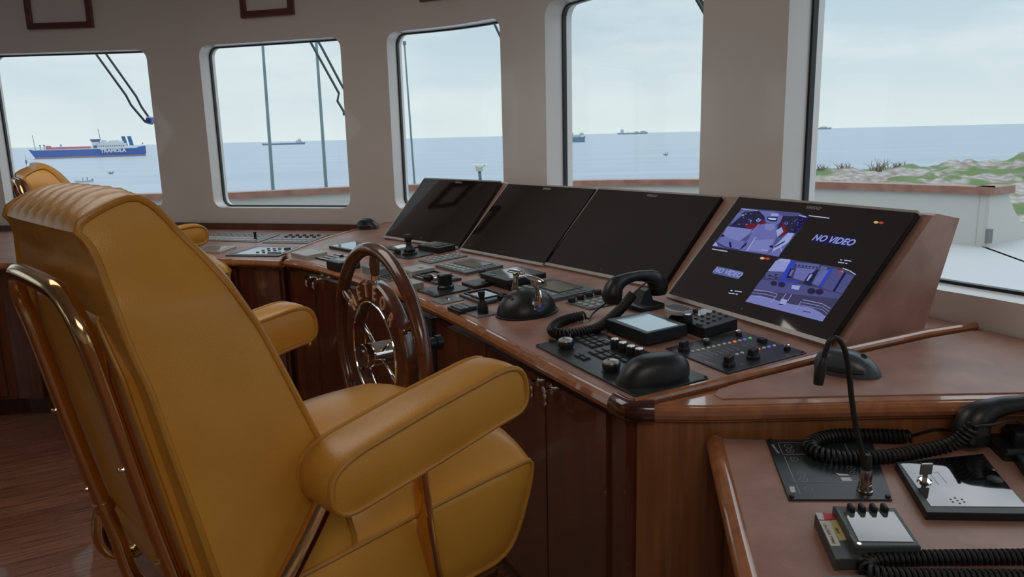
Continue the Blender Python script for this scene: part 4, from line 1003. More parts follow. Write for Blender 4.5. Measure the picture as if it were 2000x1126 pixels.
def meter(label, x, y, a, w_, d_, pk):
    t, m_ = dev('rudder_indicator', label, 'meter', x, y, a); plate(t, w_, d_, .008, 'dgrey', 'frame', r=.004)
    part('window', 'meter', t, lambda b: b.box(-w_ * .40, w_ * .22, -d_ * .30, d_ * .36, .008, .0086)); part('face', 'pink', t, lambda b: b.box(-w_ * .30, -w_ * .06, -d_ * .24, d_ * .06, .0086, .009))  # pink patch is a reflection painted onto the meter window
    part('bezel', 'black', t, lambda b: [b.box(-w_ * .44, w_ * .26, yy - .003, yy + .003, .008, .012) for yy in (-d_ * .34, d_ * .39)] + [b.box(xx - .003, xx + .003, -d_ * .34, d_ * .39, .008, .012) for xx in (-w_ * .43, w_ * .25)])
    part('note_strip', 'print', t, lambda b: b.box(-w_ * .38, -w_ * .08, -d_ * .44, -d_ * .40, .008, .0084)); part('side_plate', 'blackm', t, lambda b: b.box(w_ * .29, w_ * .46, -d_ * .35, d_ * .38, .008, .0095, .002))
    return t
meter('framed meter with painted pink reflection between the joystick and the navigation unit', -.250, 2.474, -56, .180, .092, 1)
meter('framed meter with painted pink reflection nearer the engine levers', -.078, 2.160, -59, .150, .098, 1)
def plate_joy(label, x, y, a):
    t, m_ = dev('azimuth_control', label, 'joystick', x, y, a); plate(t, .125, .125, .006, 'blackm')
    screws(t, .125, .125, .006); part('drum', 'black', t, lambda b: b.lathe([(.026, 0), (.026, .008), (.022, .012), (.0225, .038), (.0235, .044), (.021, .047)], (0, .008, .006), 30))
    part('drum_top', 'grey', t, lambda b: b.lathe([(.0215, .0472), (.018, .0485)], (0, .008, .006), 30))
    part('side_arm', 'chrome', t, lambda b: b.tube([(-.02, .0, .036), (-.050, -.014, .036)], [.006, .004], 10)); part('side_knob', 'rubber', t, lambda b: b.lathe([(.009, 0), (.012, .006), (.012, .022), (.009, .028)], (-.048, -.013, .036), 8, axis=(-.9, -.42, 0), smooth=False))
    return t
plate_joy('black drum shaped joystick on square plate with a hexagonal side knob', -.211, 2.291, -57)
t, m_ = frame_inst('alarm_display', 'small square black framed panel right of the drum joystick', 'display', -.104, 2.335, -58, .088, .078, .010, 'dgrey', .008)
t, m_ = dev('push_button', 'thin grey plate with one oval chrome button by the console edge', 'button', -.190, 2.164, -58); plate(t, .080, .074, .003, 'grey'); part('button', 'chrome', t, lambda b: b.lathe([(.010, 0), (.009, .003), (.004, .004)], (0, 0, .003), 20, sx=1.3, sy=.8))
t, m_ = dev('dimmer_panel', 'thick dark grey button plate with curved top by the console edge', 'control panel', -.133, 2.040, -59); part('body', 'blackm', t, lambda b: [b.box(-.039, .039, -.034, .034, 0, .009, .004, .001), b.box(-.034, .034, -.028, .026, .009, .013, .006, .003)]); keys(t, grid(-.022, -.012, 4, 2, .0145, .018), .009, .007, .0128, .0015, 'grey')
t, m_ = dev('thruster_joystick', 'black bottle shaped joystick on a small plate left of the engine levers', 'joystick', -.086, 1.992, -60); plate(t, .088, .064, .003, 'grey')
JS = [(.0165, 0), (.0165, .018), (.015, .028), (.0095, .038), (.0075, .046), (.0105, .058), (.0115, .066), (.010, .070)]
part('stick', 'rubber', t, lambda b: b.lathe([(a * .86, c_ * .86) for a, c_ in JS], (.014, 0, .003), 20))
for k in range(3): part('ring', 'black', t, lambda b: b.tube([(.014 + .0152 * math.cos(q), .0152 * math.sin(q), .008 + k * .006) for q in [2 * PI * i / 20 for i in range(20)]], .0012, 6, closed=True))
t, m_ = dev('toggle_knob', 'small black knob in front of the raised square display', 'knob', *CP.hit(942, 531, .01)[:2], -57); part('base', 'grey', t, lambda b: b.box(-.014, .014, -.012, .012, 0, .003, .003)); part('knob', 'rubber', t, lambda b: b.lathe([(.010, .003), (.0115, .010), (.009, .018)], (0, 0, 0), 8, smooth=False))
t, m_ = dev('grip_knob', 'stubby ribbed black knob directly left of the engine dome', 'knob', *CP.hit(982, 581, .012)[:2], -58); part('plate', 'grey', t, lambda b: b.box(-.02, .02, -.018, .018, 0, .003, .003)); part('knob', 'rubber', t, lambda b: b.lathe([(.011, .0), (.013, .006), (.013, .024), (.010, .03)], (-.014, 0, .014), 10, axis=(1, 0, .1), smooth=False))
t, m_ = dev('mode_switch', 'narrow black switch block between raised display and engine levers', 'switch', *CP.hit(993, 560, .008)[:2], -58); part('body', 'black', t, lambda b: b.box(-.013, .013, -.008, .008, 0, .010, .002, .001)); part('rocker', 'grey', t, lambda b: b.box(-.008, .008, -.004, .004, .010, .012, .001, .0005))
t, m_ = dev('grey_box', 'flat light grey instrument box right of the wheel rim', 'instrument', -.328, 2.600, -55); plate(t, .098, .090, .018, 'lgrey', 'body', r=.004, ch=.002); part('label_window', 'dgrey', t, lambda b: b.box(.005, .03, .0, .012, .018, .0184)); part('slot', 'rubber', t, lambda b: b.box(-.03, .02, -.0455, -.0448, .006, .009))
# left end, seen over and through the wheel
t, m_ = dev('grey_box', 'flat light grey box at the far left corner of the console', 'instrument', -.838, 3.115, -50); plate(t, .150, .095, .016, 'lgrey', 'body', r=.006, ch=.002); part('seam', 'grey', t, lambda b: b.box(-.072, .072, -.0478, -.0472, .006, .008)); part('screw', 'rubber', t, lambda b: b.lathe([(.003, 0), (.003, .001)], (.02, .036, .016), 10))
t, m_ = dev('desk_keypad', 'pale key panel between the light grey box and a black box', 'keypad', -.715, 3.02, -50); plate(t, .120, .100, .004, 'lgrey'); keys(t, grid(-.036, -.028, 4, 3, .024, .026), .014, .010, .004, .0025, 'black'); part('edge', 'rubber', t, lambda b: b.box(-.060, .060, -.0515, -.0495, 0, .006))
t, m_ = dev('black_box', 'thick black box with rounded front at the console edge left of the wheel', 'instrument', -.625, 2.785, -52); plate(t, .125, .085, .033, 'black', 'body', r=.012, ch=.003); part('top_label', 'lgrey', t, lambda b: b.box(-.04, .03, -.018, .022, .033, .0334)); part('knob', 'rubber', t, lambda b: b.lathe([(.008, 0), (.007, .009)], (-.048, .02, .033), 14))
t, m_ = frame_inst('tilted_display', 'flat display reflecting white sky behind the top of the wheel', 'display', -.675, 3.225, -50, .205, .130, .012, 'gloss', .010)
M['bluegrey'] = mat('blue_grey_plastic', (.20, .25, .28), .4)
t, m_ = dev('instrument_block', 'blue grey block with a round cap seen through the wheel rim', 'instrument', -.468, 2.648, -55); plate(t, .125, .080, .026, 'bluegrey', 'body', r=.004, ch=.002); part('cap', 'grey', t, lambda b: b.lathe([(.016, 0), (.016, .010), (.012, .013)], (.03, .01, .026), 20));

t, m_ = dev('key_panel', 'grey key panel at the console edge directly right of the blue grey block', 'keypad', *con(1.36, .145), -55); plate(t, .095, .058, .004, 'grey'); keys(t, grid(-.034, -.016, 5, 3, .017, .016), .011, .009, .004, .003, 'dgrey')
t, m_ = dev('grey_box', 'small pale grey box at the console edge beside the drum joystick plate', 'instrument', *con(1.165, .135), -56); plate(t, .080, .050, .020, 'lgrey', 'body', r=.004, ch=.002); part('slot', 'rubber', t, lambda b: b.box(-.03, .03, -.0256, -.0248, .006, .010))
t, m_ = dev('joystick_plate', 'dark plate with a tall black joystick seen just right of the wheel top', 'joystick', *con(1.715, .385), -52); plate(t, .190, .115, .004, 'blackm', r=.004)
part('stick', 'rubber', t, lambda b: b.lathe([(.030, 0), (.030, .005), (.022, .010), (.024, .018), (.016, .024), (.011, .034), (.010, .050), (.0155, .056), (.0165, .072), (.013, .078)], (.01, 0, .004), 20))
for k, x in enumerate((-.062, -.040)): part('knob', 'rubber', t, lambda b: b.lathe([(.008, 0), (.0075, .014), (.006, .016)], (x, -.02, .004), 14))
t, m_ = dev('display_unit', 'thick black framed display close under the leftmost screen', 'display', *con(1.70, .503), -52); plate(t, .150, .085, .024, 'black', 'body', r=.004, ch=.002); part('screen', 'lcd', t, lambda b: b.box(-.060, .035, -.030, .032, .024, .0246)); keys(t, grid(.048, -.026, 1, 4, 1, .017), .016, .009, .024, .003, 'dgrey')
t, m_ = dev('meter_panel', 'black flat meter plate between the tall joystick and the flat reflecting display', 'meter', *con(1.882, .43), -51); plate(t, .128, .105, .006, 'black', r=.004); part('window', 'meter', t, lambda b: b.box(-.045, .030, -.030, .036, .006, .0066)); part('strip', 'grey', t, lambda b: b.box(-.05, .05, -.045, -.038, .006, .0064))
M['print_mid'] = mat('grey_print', (.34, .36, .37), .6); M['nickel'] = mat('nickel', (.42, .39, .35), .22, metal=1); M['slateglass'] = mat('slate_gloss', (.09, .105, .10), .06, coat=1)
# --- computer mice
def mouse(label, x, y, ang, plane, dz, m='mousebody', k=1.0):
    mt = plane.mtx(x, y, ang, dz); t = thing('computer_mouse', label, 'mouse', mt)
    nu, nv = 28, 10; vs = []; fs = []
    for j in range(nv + 1):
        ph = PI / 2 * j / nv
        for i in range(nu):
            a = 2 * PI * i / nu; ca, sa = math.cos(a), math.sin(a); kk = math.cos(ph) ** .6
            xx = .060 * ca * kk - .008 * math.sin(ph); yy = .036 * sa * kk * (1 + .10 * math.cos(2 * a)); zz_ = .044 * math.sin(ph) * (1 - .22 * max(0, xx / .06))
            vs.append((xx * k, yy * k, zz_ * k + .001))
    for j in range(nv):
        for i in range(nu): fs.append((j * nu + i, j * nu + (i + 1) % nu, (j + 1) * nu + (i + 1) % nu, (j + 1) * nu + i))
    mb = MB(); mb.add(vs, fs, 0, True); mb.add(vs[:nu], [tuple(reversed(range(nu)))]); mb.build('shell', m, t)
    part('seam', 'rubber', t, lambda b: b.tube([(.014 * k, yy * k, (.0390 - 7 * yy * yy) * k + .0008) for yy in [-.024 + .004 * q for q in range(13)]], .0007, 6))
    part('button_split', 'rubber', t, lambda b: b.tube([(xx * k, 0, (.0435 - .0105 * ((xx + .008) / .03) ** 2) * k + .0006) for xx in (.014, .024, .034, .042)], .0007, 6))
    part('scroll_wheel', 'dgrey', t, lambda b: b.cyl((.028 * k, -.003, 0.036 * k), .006 * k, .006, 18, axis=(0, 1, 0)))
    part('side_grip', 'rubber', t, lambda b: b.tube([(xx * k, (-.034 + 5 * xx * xx) * k, .014 * k) for xx in (-.04, -.02, 0, .02, .035)], .004 * k, 8))
    return t
M['mousebody'] = mat('slate_mouse', (.055, .07, .085), .32)
mouse('slate grey computer mouse on the side desk behind the bent microphone', .632, 1.374, -38, CP, -.004, k=1.0)
mouse('black computer mouse on the far left corner of the console', -.715, 3.80, -35, CP, .001, 'black', 1.1)

# --- flat panels let into the left desk
def quad_panel(name, label, cat, px, h, m, plane=WP, r=0):
    P = [plane.hit(*q, h) for q in px]; c = sum(P, Vector()) / 4; ex = ((P[1] - P[0]) + (P[2] - P[3])); a = math.degrees(math.atan2(ex.y, ex.x))
    m_ = plane.mtx(c.x, c.y, a); t = thing(name, label, cat, m_); Q = [local(m_, p) for p in P]
    part('plate', m, t, lambda b: b.prism(Q, 0, h, min(.001, h * .3))); return t, m_, Q
def lerp2(Q, u, v):
    a = Vector(Q[0]).lerp(Vector(Q[1]), u); b = Vector(Q[3]).lerp(Vector(Q[2]), u); return tuple(a.lerp(b, v))
t, m_, Q = quad_panel('alarm_keyboard', 'long grey panel with rows of white keys on the left desk beside the armrest', 'control panel', [(375, 468), (504, 472), (548, 457), (431, 453)], .004, 'grey')
keys(t, [lerp2(Q, .06 + .068 * i, .14 + .2 * j) for i in range(13) for j in range(2)], .018, .030, .004, .004, 'print')
keys(t, [lerp2(Q, .08 + .1 * i, .62 + .18 * j) for i in range(8) for j in range(2)], .010, .012, .004, .006, 'lgrey')
x, y = lerp2(Q, .86, .28); part('stick', 'rubber', t, lambda b: b.lathe([(.010, 0), (.007, .008), (.006, .026), (.009, .034), (.007, .038)], (x, y, .004), 14))
t, m_, Q = quad_panel('alarm_keyboard', 'grey panel with white keys on the left desk against the console edge', 'control panel', [(512, 473), (600, 474), (645, 457), (552, 456.5)], .004, 'grey')
keys(t, [lerp2(Q, .12 + .105 * i, .15 + .2 * j) for i in range(8) for j in range(2)], .018, .024, .004, .004, 'print')
keys(t, [lerp2(Q, .25 + .15 * i, .6 + .2 * j) for i in range(5) for j in range(2)], .014, .016, .004, .008, 'dgrey')
t, m_, Q = quad_panel('flat_display', 'small flat grey display near the front of the left desk', 'display', [(384, 489), (430, 491), (462, 480), (402, 478)], .010, 'silver_soft')
part('screen', 'lcd', t, lambda b: b.prism([lerp2(Q, .08, .1), lerp2(Q, .80, .1), lerp2(Q, .80, .9), lerp2(Q, .08, .9)], .010, .0106))
t, m_, Q = quad_panel('chart_panel', 'large dark panel with pale glossy face by the front edge of the left desk', 'control panel', [(440, 498), (544, 499), (588, 482), (501, 480)], .005, 'dgrey')
M['pale_gloss'] = mat('pale_glossy_face', (.32, .35, .36), .15, coat=.6)
part('face', 'pale_gloss', t, lambda b: b.prism([lerp2(Q, .12, .12), lerp2(Q, .92, .12), lerp2(Q, .92, .92), lerp2(Q, .12, .92)], .005, .0058))
keys(t, [lerp2(Q, .45 + .12 * i, .3 + .2 * j) for i in range(3) for j in range(3)], .012, .010, .0058, .003, 'dgrey')
x, y = lerp2(Q, .85, .7); part('dial', 'rubber', t, lambda b: b.lathe([(.016, 0), (.014, .006)], (x, y, .0058), 18)); x, y = lerp2(Q, .8, .25); part('handle_bar', 'grey', t, lambda b: b.box(x - .03, x + .03, y - .006, y + .006, .0058, .010, .002))

# --- lower desk in the foreground
def LH(px, py, h=0): return LP.hit(px, py, h)
t, m_, Q = quad_panel('intercom_panel', 'black flat control panel with circled symbols that carries the bent microphone', 'control panel', [(1541, 975), (1743, 975), (1702, 857), (1496, 857)], .003, 'blackm', LP)
keys(t, [lerp2(Q, u, v) for u in (.035, .965) for v in (.04, .965)], .008, .008, .003, .003, 'rubber', 'screw', round_=True)
ZA = lambda X, Y: local(m_, LH(1490 + X / 7.143, 840 + Y / 7.143, .003))
b_ = MB()
def line2(b_, P, w_=.0005, z=.0032):
    for p, q in zip(P, P[1:]):
        p, q = Vector(p), Vector(q); 
        if (q - p).length < 1e-6: continue
        u = (q - p).normalized() * w_; b_.add([(p.x - u.y, p.y + u.x, z), (p.x + u.y, p.y - u.x, z), (q.x + u.y, q.y - u.x, z), (q.x - u.y, q.y + u.x, z)], [(0, 1, 2, 3)])
for X, Y in ((353, 218), (380, 283), (438, 400), (535, 608), (570, 682), (636, 822), (1230, 525), (1270, 600), (1300, 680)):
    c_ = Vector(ZA(X, Y)); line2(b_, [(c_.x + .0062 * math.cos(a), c_.y + .0062 * math.sin(a)) for a in [2 * PI * i / 20 for i in range(21)]], .0004)
    b_.text({218: '-', 283: '+'}.get(Y, '='), .007, Matrix.Translation((c_.x, c_.y, .0032)), ext=.0001)
for P in ([(210, 175), (280, 335), (700, 330)], [(300, 365), (450, 720), (1320, 725)], [(470, 760), (520, 890)], [(215, 172), (560, 168)], [(1140, 190), (1200, 300)], [(1500, 740), (1590, 890)]): line2(b_, [ZA(*p) for p in P])
merge(t.children[0], b_, 'print_mid')
for P, nm in (([(365, 785), (435, 783), (460, 862), (393, 865)], 'white_sticker'), ([(1080, 658), (1215, 655), (1250, 705), (1110, 708)], 'white_sticker'), ([(1015, 590), (1060, 630), (1210, 630), (1180, 612), (1060, 605)], 'white_sticker')):
    q = [ZA(*p) for p in P]; part(nm, 'print', t, lambda b: b.prism(list(reversed(q)), .003, .0034))
b_ = MB(Matrix.Translation((*ZA(180, 258), .0032)) @ Matrix.Rotation(-PI / 2 + .1, 4, 'Z')); b_.text('intercom', .008, Matrix(), ext=.0001); b_.build('caption', 'print', t)

base = LH(1689, 958, .003); yk = base.y
def atd(px, py, y=None):
    d = sight(px, py); return Vector((0, 0, CAM_Z)) + d * ((yk if y is None else y) / d.y)
t = thing('gooseneck_microphone', 'black bent gooseneck microphone standing on a metal plug at lower right', 'microphone', base); I = Matrix.Translation(-base)
part('plug', 'nickel', t, lambda b: b.lathe([(.0118, 0), (.0118, .0025), (.0100, .003), (.0104, .0045), (.0100, .006), (.0100, .012), (.0092, .0125), (.0094, .016), (.0094, .030), (.0082, .036)], (0, 0, 0), 24))
part('collar', 'rubber', t, lambda b: b.lathe([(.0078, .035), (.0078, .042), (.0062, .056), (.0048, .060)], (0, 0, 0), 18))
nk = catmull([atd(*p) for p in ((1687, 905), (1683, 880), (1672, 835), (1665, 790), (1660, 745), (1656, 710), (1651, 686), (1643, 668), (1633, 660), (1622, 664), (1614, 680), (1609, 700))], 6)
mb = MB(I); mb.tube(nk, .0042, 12); mb.build('neck', 'rubber', t)
hd_ = [atd(*p) for p in ((1609, 698), (1606, 706), (1603, 718), (1600, 735), (1598, 750))]; mb = MB(I); mb.tube(hd_, [.0046, .0062, .0078, .0080, .0070], 16); mb.build('microphone_head', 'black', t)

t, m_, Q = quad_panel('alarm_unit', 'glossy black alarm unit with a small key and round button on the lower desk', 'alarm unit', [(1810, 1000), (2014, 1003), (1920, 885), (1750, 902)], .013, 'black', LP)
ZB_ = lambda X, Y, h=.013: local(m_, LH(1740 + X / 7.508, 860 + Y / 7.508, h))
q = [ZB_(*p) for p in ((590, 965), (1990, 975), (1330, 215), (130, 330))]; part('glossy_face', 'gloss', t, lambda b: b.prism(q, .013, .0136))
x, y = ZB_(1520, 590); part('round_button', 'rubber', t, lambda b: b.lathe([(.0115, 0), (.0115, .003), (.008, .005), (.0, .006)], (x, y, .0136), 24))
for X, Y in ((875, 865), (940, 845), (1040, 865), (975, 885), (910, 905), (1075, 905), (1010, 925)):
    x, y = ZB_(X, Y); part('speaker_hole', 'rubber', t, lambda b: b.lathe([(.0016, 0), (.0016, .0003)], (x, y, .0136), 10))
x, y = ZB_(490, 600); lk = part('lock', 'chrome', t, lambda b: b.lathe([(.0105, 0), (.0105, .002), (.0075, .003)], (x, y, .0136), 22))
part('key', 'nickel', lk, lambda b: [b.box(x - .0035, x + .0035, y - .0010, y + .0010, .0160, .026), b.prism([(0, 0)] * 0 or rrect(x - .0095, x + .0095, y - .0012, y + .0012, .001), .026, .045, .002)])
b_ = MB(); line2(b_, [ZB_(*p) for p in ((590, 470), (680, 465), (820, 630))], .0004, .0138); line2(b_, [ZB_(*p) for p in ((590, 510), (700, 650))], .0004, .0138); b_.build('printed_lines', 'print_mid', t)

t, m_, Q = quad_panel('radio_telephone', 'dark grey radio telephone base with stickers at the bottom edge', 'telephone', [(1632, 1092), (1796, 1084), (1742, 998), (1592, 1003)], .018, 'dgrey', LP)
ZC_ = lambda X, Y, h: local(m_, LH(1570 + X / 7.22, 970 + Y / 7.22, h))
q = [ZC_(*p, .030) for p in ((730, 700), (1655, 695), (1290, 150), (410, 120))]; up_ = part('cradle_block', 'dgrey', t, lambda b: b.prism(q, .018, .030, .002))
q = [ZC_(*p, .0305) for p in ((780, 625), (1550, 632), (1265, 210), (570, 215))]; part('glossy_cover', 'slateglass', up_, lambda b: b.prism(q, .030, .0308))
for X in (665, 820, 980, 1135):
    p = ZC_(X, 200, .030); part('hook_peg', 'rubber', up_, lambda b: b.box(p[0] - .0035, p[0] + .0035, p[1] - .006, p[1] + .008, .028, .039, .002, .002))
q = [ZC_(*p, .0182) for p in ((380, 690), (520, 690), (370, 335), (215, 335))]; lb_ = part('call_sign_sticker', 'label', t, lambda b: b.prism(q, .018, .0185))
q = [ZC_(*p, .0182) for p in ((500, 615), (600, 605), (480, 320), (370, 335))]; part('yellow_sticker', 'yellow', t, lambda b: b.prism(q, .018, .0184))
q = [ZC_(*p, .0182) for p in ((205, 315), (300, 325), (260, 225), (165, 220))]; part('pale_sticker', 'print', t, lambda b: b.prism(q, .018, .0184))
q = [ZC_(*p, .0182) for p in ((290, 325), (450, 315), (400, 235), (265, 230))]; part('red_sticker', 'red', t, lambda b: b.prism(q, .018, .0186))
c_ = ZC_(355, 510, .019); d_ = Vector(ZC_(420, 640, .019)) - Vector(ZC_(290, 385, .019)); an_ = math.atan2(d_.y, d_.x)
b_ = MB(); b_.text('CALLSIGN TM9B2', .0058, Matrix.Translation((*c_, .0187)) @ Matrix.Rotation(an_, 4, 'Z'), ext=.0001); b_.build('lettering', 'rubber', lb_)
c_ = ZC_(470, 470, .019); b_ = MB(); b_.text('MMSI', .0055, Matrix.Translation((*c_, .0186)) @ Matrix.Rotation(an_, 4, 'Z'), ext=.0001); b_.build('printed_row', 'rubber', t)
b_ = MB(); 
for P in ([(480, 180), (560, 330)], [(560, 300), (600, 390)], [(655, 530), (725, 630)]): line2(b_, [ZC_(*p, .030) for p in P], .0012, .0302)
b_.build('side_print', 'grey', up_); x, y = ZC_(780, 665, .030); part('screw', 'chrome', up_, lambda b: b.lathe([(.003, 0), (.003, .0012)], (x, y, .030), 14))

cord('black coiled cord lying along the bottom edge below the radio telephone', 'coiled_cord', [LH(2030, 1086, .012), LH(1990, 1087, .012), LH(1850, 1088, .012), LH(1730, 1091, .012), LH(1694, 1099, .012), LH(1700, 1116, .012), LH(1760, 1124, .012), LH(1900, 1126, .012), LH(2040, 1128, .012)],
     .0085, .0072, .0028)
t, m_, Q = quad_panel('front_unit', 'edge of a grey unit at the very bottom of the picture', 'unit', [(1560, 1175), (2080, 1175), (2040, 1119), (1610, 1122)], .006, 'grey', LP)

# second handset, its rest and cord
hb = LH(1889, 884, .0); HA = math.radians(-4)
mt = Matrix.Translation((hb.x + .078 * math.cos(HA), hb.y + .078 * math.sin(HA), hb.z + .030)) @ Matrix.Rotation(HA, 4, 'Z') @ Matrix.Rotation(-.10, 4, 'Y')
handset('black telephone handset at the right edge on the lower desk', mt, 1.02)
rx, ry = hb.x + .095, hb.y + .004
t, m_ = dev('handset_rest', 'black telephone rest at the right edge under the second handset', 'telephone rest', rx, ry, -4, LP); plate(t, .10, .075, .014, 'black', 'base', r=.006)
part('cradle', 'black', t, lambda b: b.box(-.026, .022, -.016, .020, .014, .040, .004, .004)); part('bracket', 'dgrey', t, lambda b: b.box(-.045, .045, -.0355, -.028, .014, .018, .001))
t, m_, Q = quad_panel('socket_box', 'small black box cut off by the right edge beside the alarm unit', 'box', [(2010, 925), (2050, 925), (2025, 885), (1982, 885)], .014, 'black', LP)
part('dark_top', 'dgrey', t, lambda b: b.prism([lerp2(Q, .1, .1), lerp2(Q, .9, .1), lerp2(Q, .9, .9), lerp2(Q, .1, .9)], .014, .0146))
c0_ = LH(1776, 852, .014); c9 = atd(1902, 832, LH(1889, 884, 0).y - .03)
cord('black coiled cord looping over the circled symbol panel to the right handset', 'coiled_cord',
     [c0_, LH(1720, 850, .013), LH(1640, 850, .013), LH(1598, 858, .014), LH(1582, 872, .014), LH(1605, 887, .014), LH(1660, 893, .014), LH(1730, 891, .014), LH(1800, 880, .018), LH(1862, 865, .030), c9],
     .0098, .0078, .0030, [c0_, c0_ + Vector((.012, .004, .002)), LH(1830, 838, .02), Vector((hb.x - .02, hb.y + .01, hb.z + .035))],
     [c9, c9 + Vector((.03, .0, .002)), c9 + Vector((.07, .01, .004)), c9 + Vector((.10, .02, -.012))])

# ------------------------------------------------------------------ outside: deck, bulwark, sea, ships, shore
M['cream'] = mat('cream_paint', (.47, .46, .43), .45); M['deck'] = mat('pale_deck', (.42, .44, .45), .6); M['teak'] = noisy(mat('teak_cap', (.26, .13, .09), .45), (.22, .10, .07), (.30, .155, .115), ns=12)
M['sea'] = noisy(mat('sea', (.33, .42, .50), .35), (.225, .295, .365), (.29, .355, .42), scale=(.002, .02, 1), ns=3, detail=3)
CZB = .75
bpx = [(-260, 396), (0, 386), (318, 378), (440, 377), (680, 365), (799, 361), (1117, 353), (1360, 350), (1590, 355), (1800, 361), (1945, 366)]
BW = [gp(*q, CZB) for q in bpx]; BW = [(p.x, p.y) for p in catmull([(p.x, p.y, 0) for p in BW], 6)]
for _ in range(6): BW = [BW[0]] + [((BW[i - 1][0] + 2 * BW[i][0] + BW[i + 1][0]) / 4, (BW[i - 1][1] + 2 * BW[i][1] + BW[i + 1][1]) / 4) for i in range(1, len(BW) - 1)] + [BW[-1]]
E_ = gp(1984, 361, CZB); BW = [(-7.5, 4.0)] + BW + [(E_.x, E_.y)]
def sh(P, d):
    R = []
    for i, p in enumerate(P):
        a = Vector(P[max(0, i - 1)]); c = Vector(P[min(len(P) - 1, i + 1)]); t_ = (c - a).normalized(); R.append((p[0] - t_.y * d, p[1] + t_.x * d))
    return R
def strip(mb, A, B, z0, z1):
    n = len(A); vs = [(x, y, z0) for x, y in A] + [(x, y, z1) for x, y in A] + [(x, y, z1) for x, y in B] + [(x, y, z0) for x, y in B]; fs = []
    for i in range(n - 1):
        for r in range(4): fs.append((r * n + i, r * n + i + 1, ((r + 1) % 4) * n + i + 1, ((r + 1) % 4) * n + i))
    fs += [(0, n, 2 * n, 3 * n), (n - 1, 4 * n - 1, 3 * n - 1, 2 * n - 1)]; mb.add(vs, fs); return mb
bw = thing('bulwark', 'cream curved bulwark around the foredeck outside with brown wooden cap rail', 'bulwark', (BW[30][0], BW[30][1], .33)); BI = Matrix.Translation((-BW[30][0], -BW[30][1], -.33))
mb = MB(BI); strip(mb, sh(BW, .03), sh(BW, .11), .30, CZB - .05); mb.build('wall', 'cream', bw)
mb = MB(BI); strip(mb, BW, sh(BW, .15), CZB - .055, CZB); mb.build('cap_rail', 'teak', bw)
gx0, gy0 = BW[-2]; gd = (Vector(BW[-1]) - Vector(BW[-2])).normalized(); gn = Vector((gd.y, -gd.x))
b_ = MB(BI); pq = Vector(BW[-2]) + gd * .02 + Vector((gd.y, -gd.x)) * -.03; pq2 = pq + gn * .012
b_.box(pq.x - .02, pq.x + .02, pq.y - .03, pq.y + .0, .36, .46, .004); b_.build('hinge', 'grey', bw)
gp_ = [Vector(BW[-1]) + gn * -.03, Vector(BW[-1]) + gn * -.11]; zt_ = [.645, .50, .36]; xs_ = [0, .10, .30, 1.2]
b_ = MB(BI); prof = [(0, .25), (.42, .25), (.42, .33), (.10, .56), (.0, .66)]; n2 = len(prof)
b_.add([(*(gp_[0] + gd * a), z) for a, z in prof] + [(*(gp_[1] + gd * a), z) for a, z in prof], [tuple(range(n2)), tuple(reversed(range(n2, 2 * n2)))] + [(i, (i + 1) % n2, n2 + (i + 1) % n2, n2 + i) for i in range(n2)]); b_.build('wing_wall', 'cream', bw)
dk = [(-7.5, 4.0)] + sh(BW[1:], .06) + [(7.5, 3.2), (7.5, -6), (-7.5, -6)]
A_ = sum(dk[i][0] * dk[(i + 1) % len(dk)][1] - dk[(i + 1) % len(dk)][0] * dk[i][1] for i in range(len(dk)))
if A_ < 0: dk.reverse()
mb = MB(); mb.prism(dk, -.9, -.3); struct(mb.build('lower_deck', 'deck'))
dk2 = sh(BW, .06) + [(3.6, 1.0), (3.2, -2.5), (-6.6, -2.5), (-7.3, 3.6)]; A_ = sum(dk2[i][0] * dk2[(i + 1) % len(dk2)][1] - dk2[(i + 1) % len(dk2)][0] * dk2[i][1] for i in range(len(dk2)))
if A_ < 0: dk2.reverse()
wo = foot_o
mb = MB()
ring_o = []
n_ = len(BW); Wq = [(wall_at(WS[-1] * (.08 + .84 * i / (n_ - 1)), TH + .002)[0]) for i in range(n_)]; A1 = [(p.x, p.y) for p in Wq] + [(2.03, -2.9)]; _g = (Vector(BW[-1]) - Vector(BW[-2])).normalized(); B1 = sh(BW, .06); B1 += [tuple(Vector(B1[-1]) + _g * 3), (9.0, -2.9)]; A1 += [(2.03, -2.95)]; n_ += 2
vs = [(x, y, .33) for x, y in A1] + [(x, y, .33) for x, y in B1] + [(x, y, -.3) for x, y in A1] + [(x, y, -.3) for x, y in B1]
fs = [(i, i + 1, n_ + i + 1, n_ + i) for i in range(n_ - 1)] + [(2 * n_ + i, 3 * n_ + i, 3 * n_ + i + 1, 2 * n_ + i + 1) for i in range(n_ - 1)]
mb.add(vs, fs); struct(mb.build('foredeck', 'deck'))
mb = MB(); mb.add([(-9000, -200, -7), (9000, -200, -7), (9000, 16000, -7), (-9000, 16000, -7)], [(0, 1, 2, 3)]); o = mb.build('sea', 'sea'); o['kind'] = 'structure'

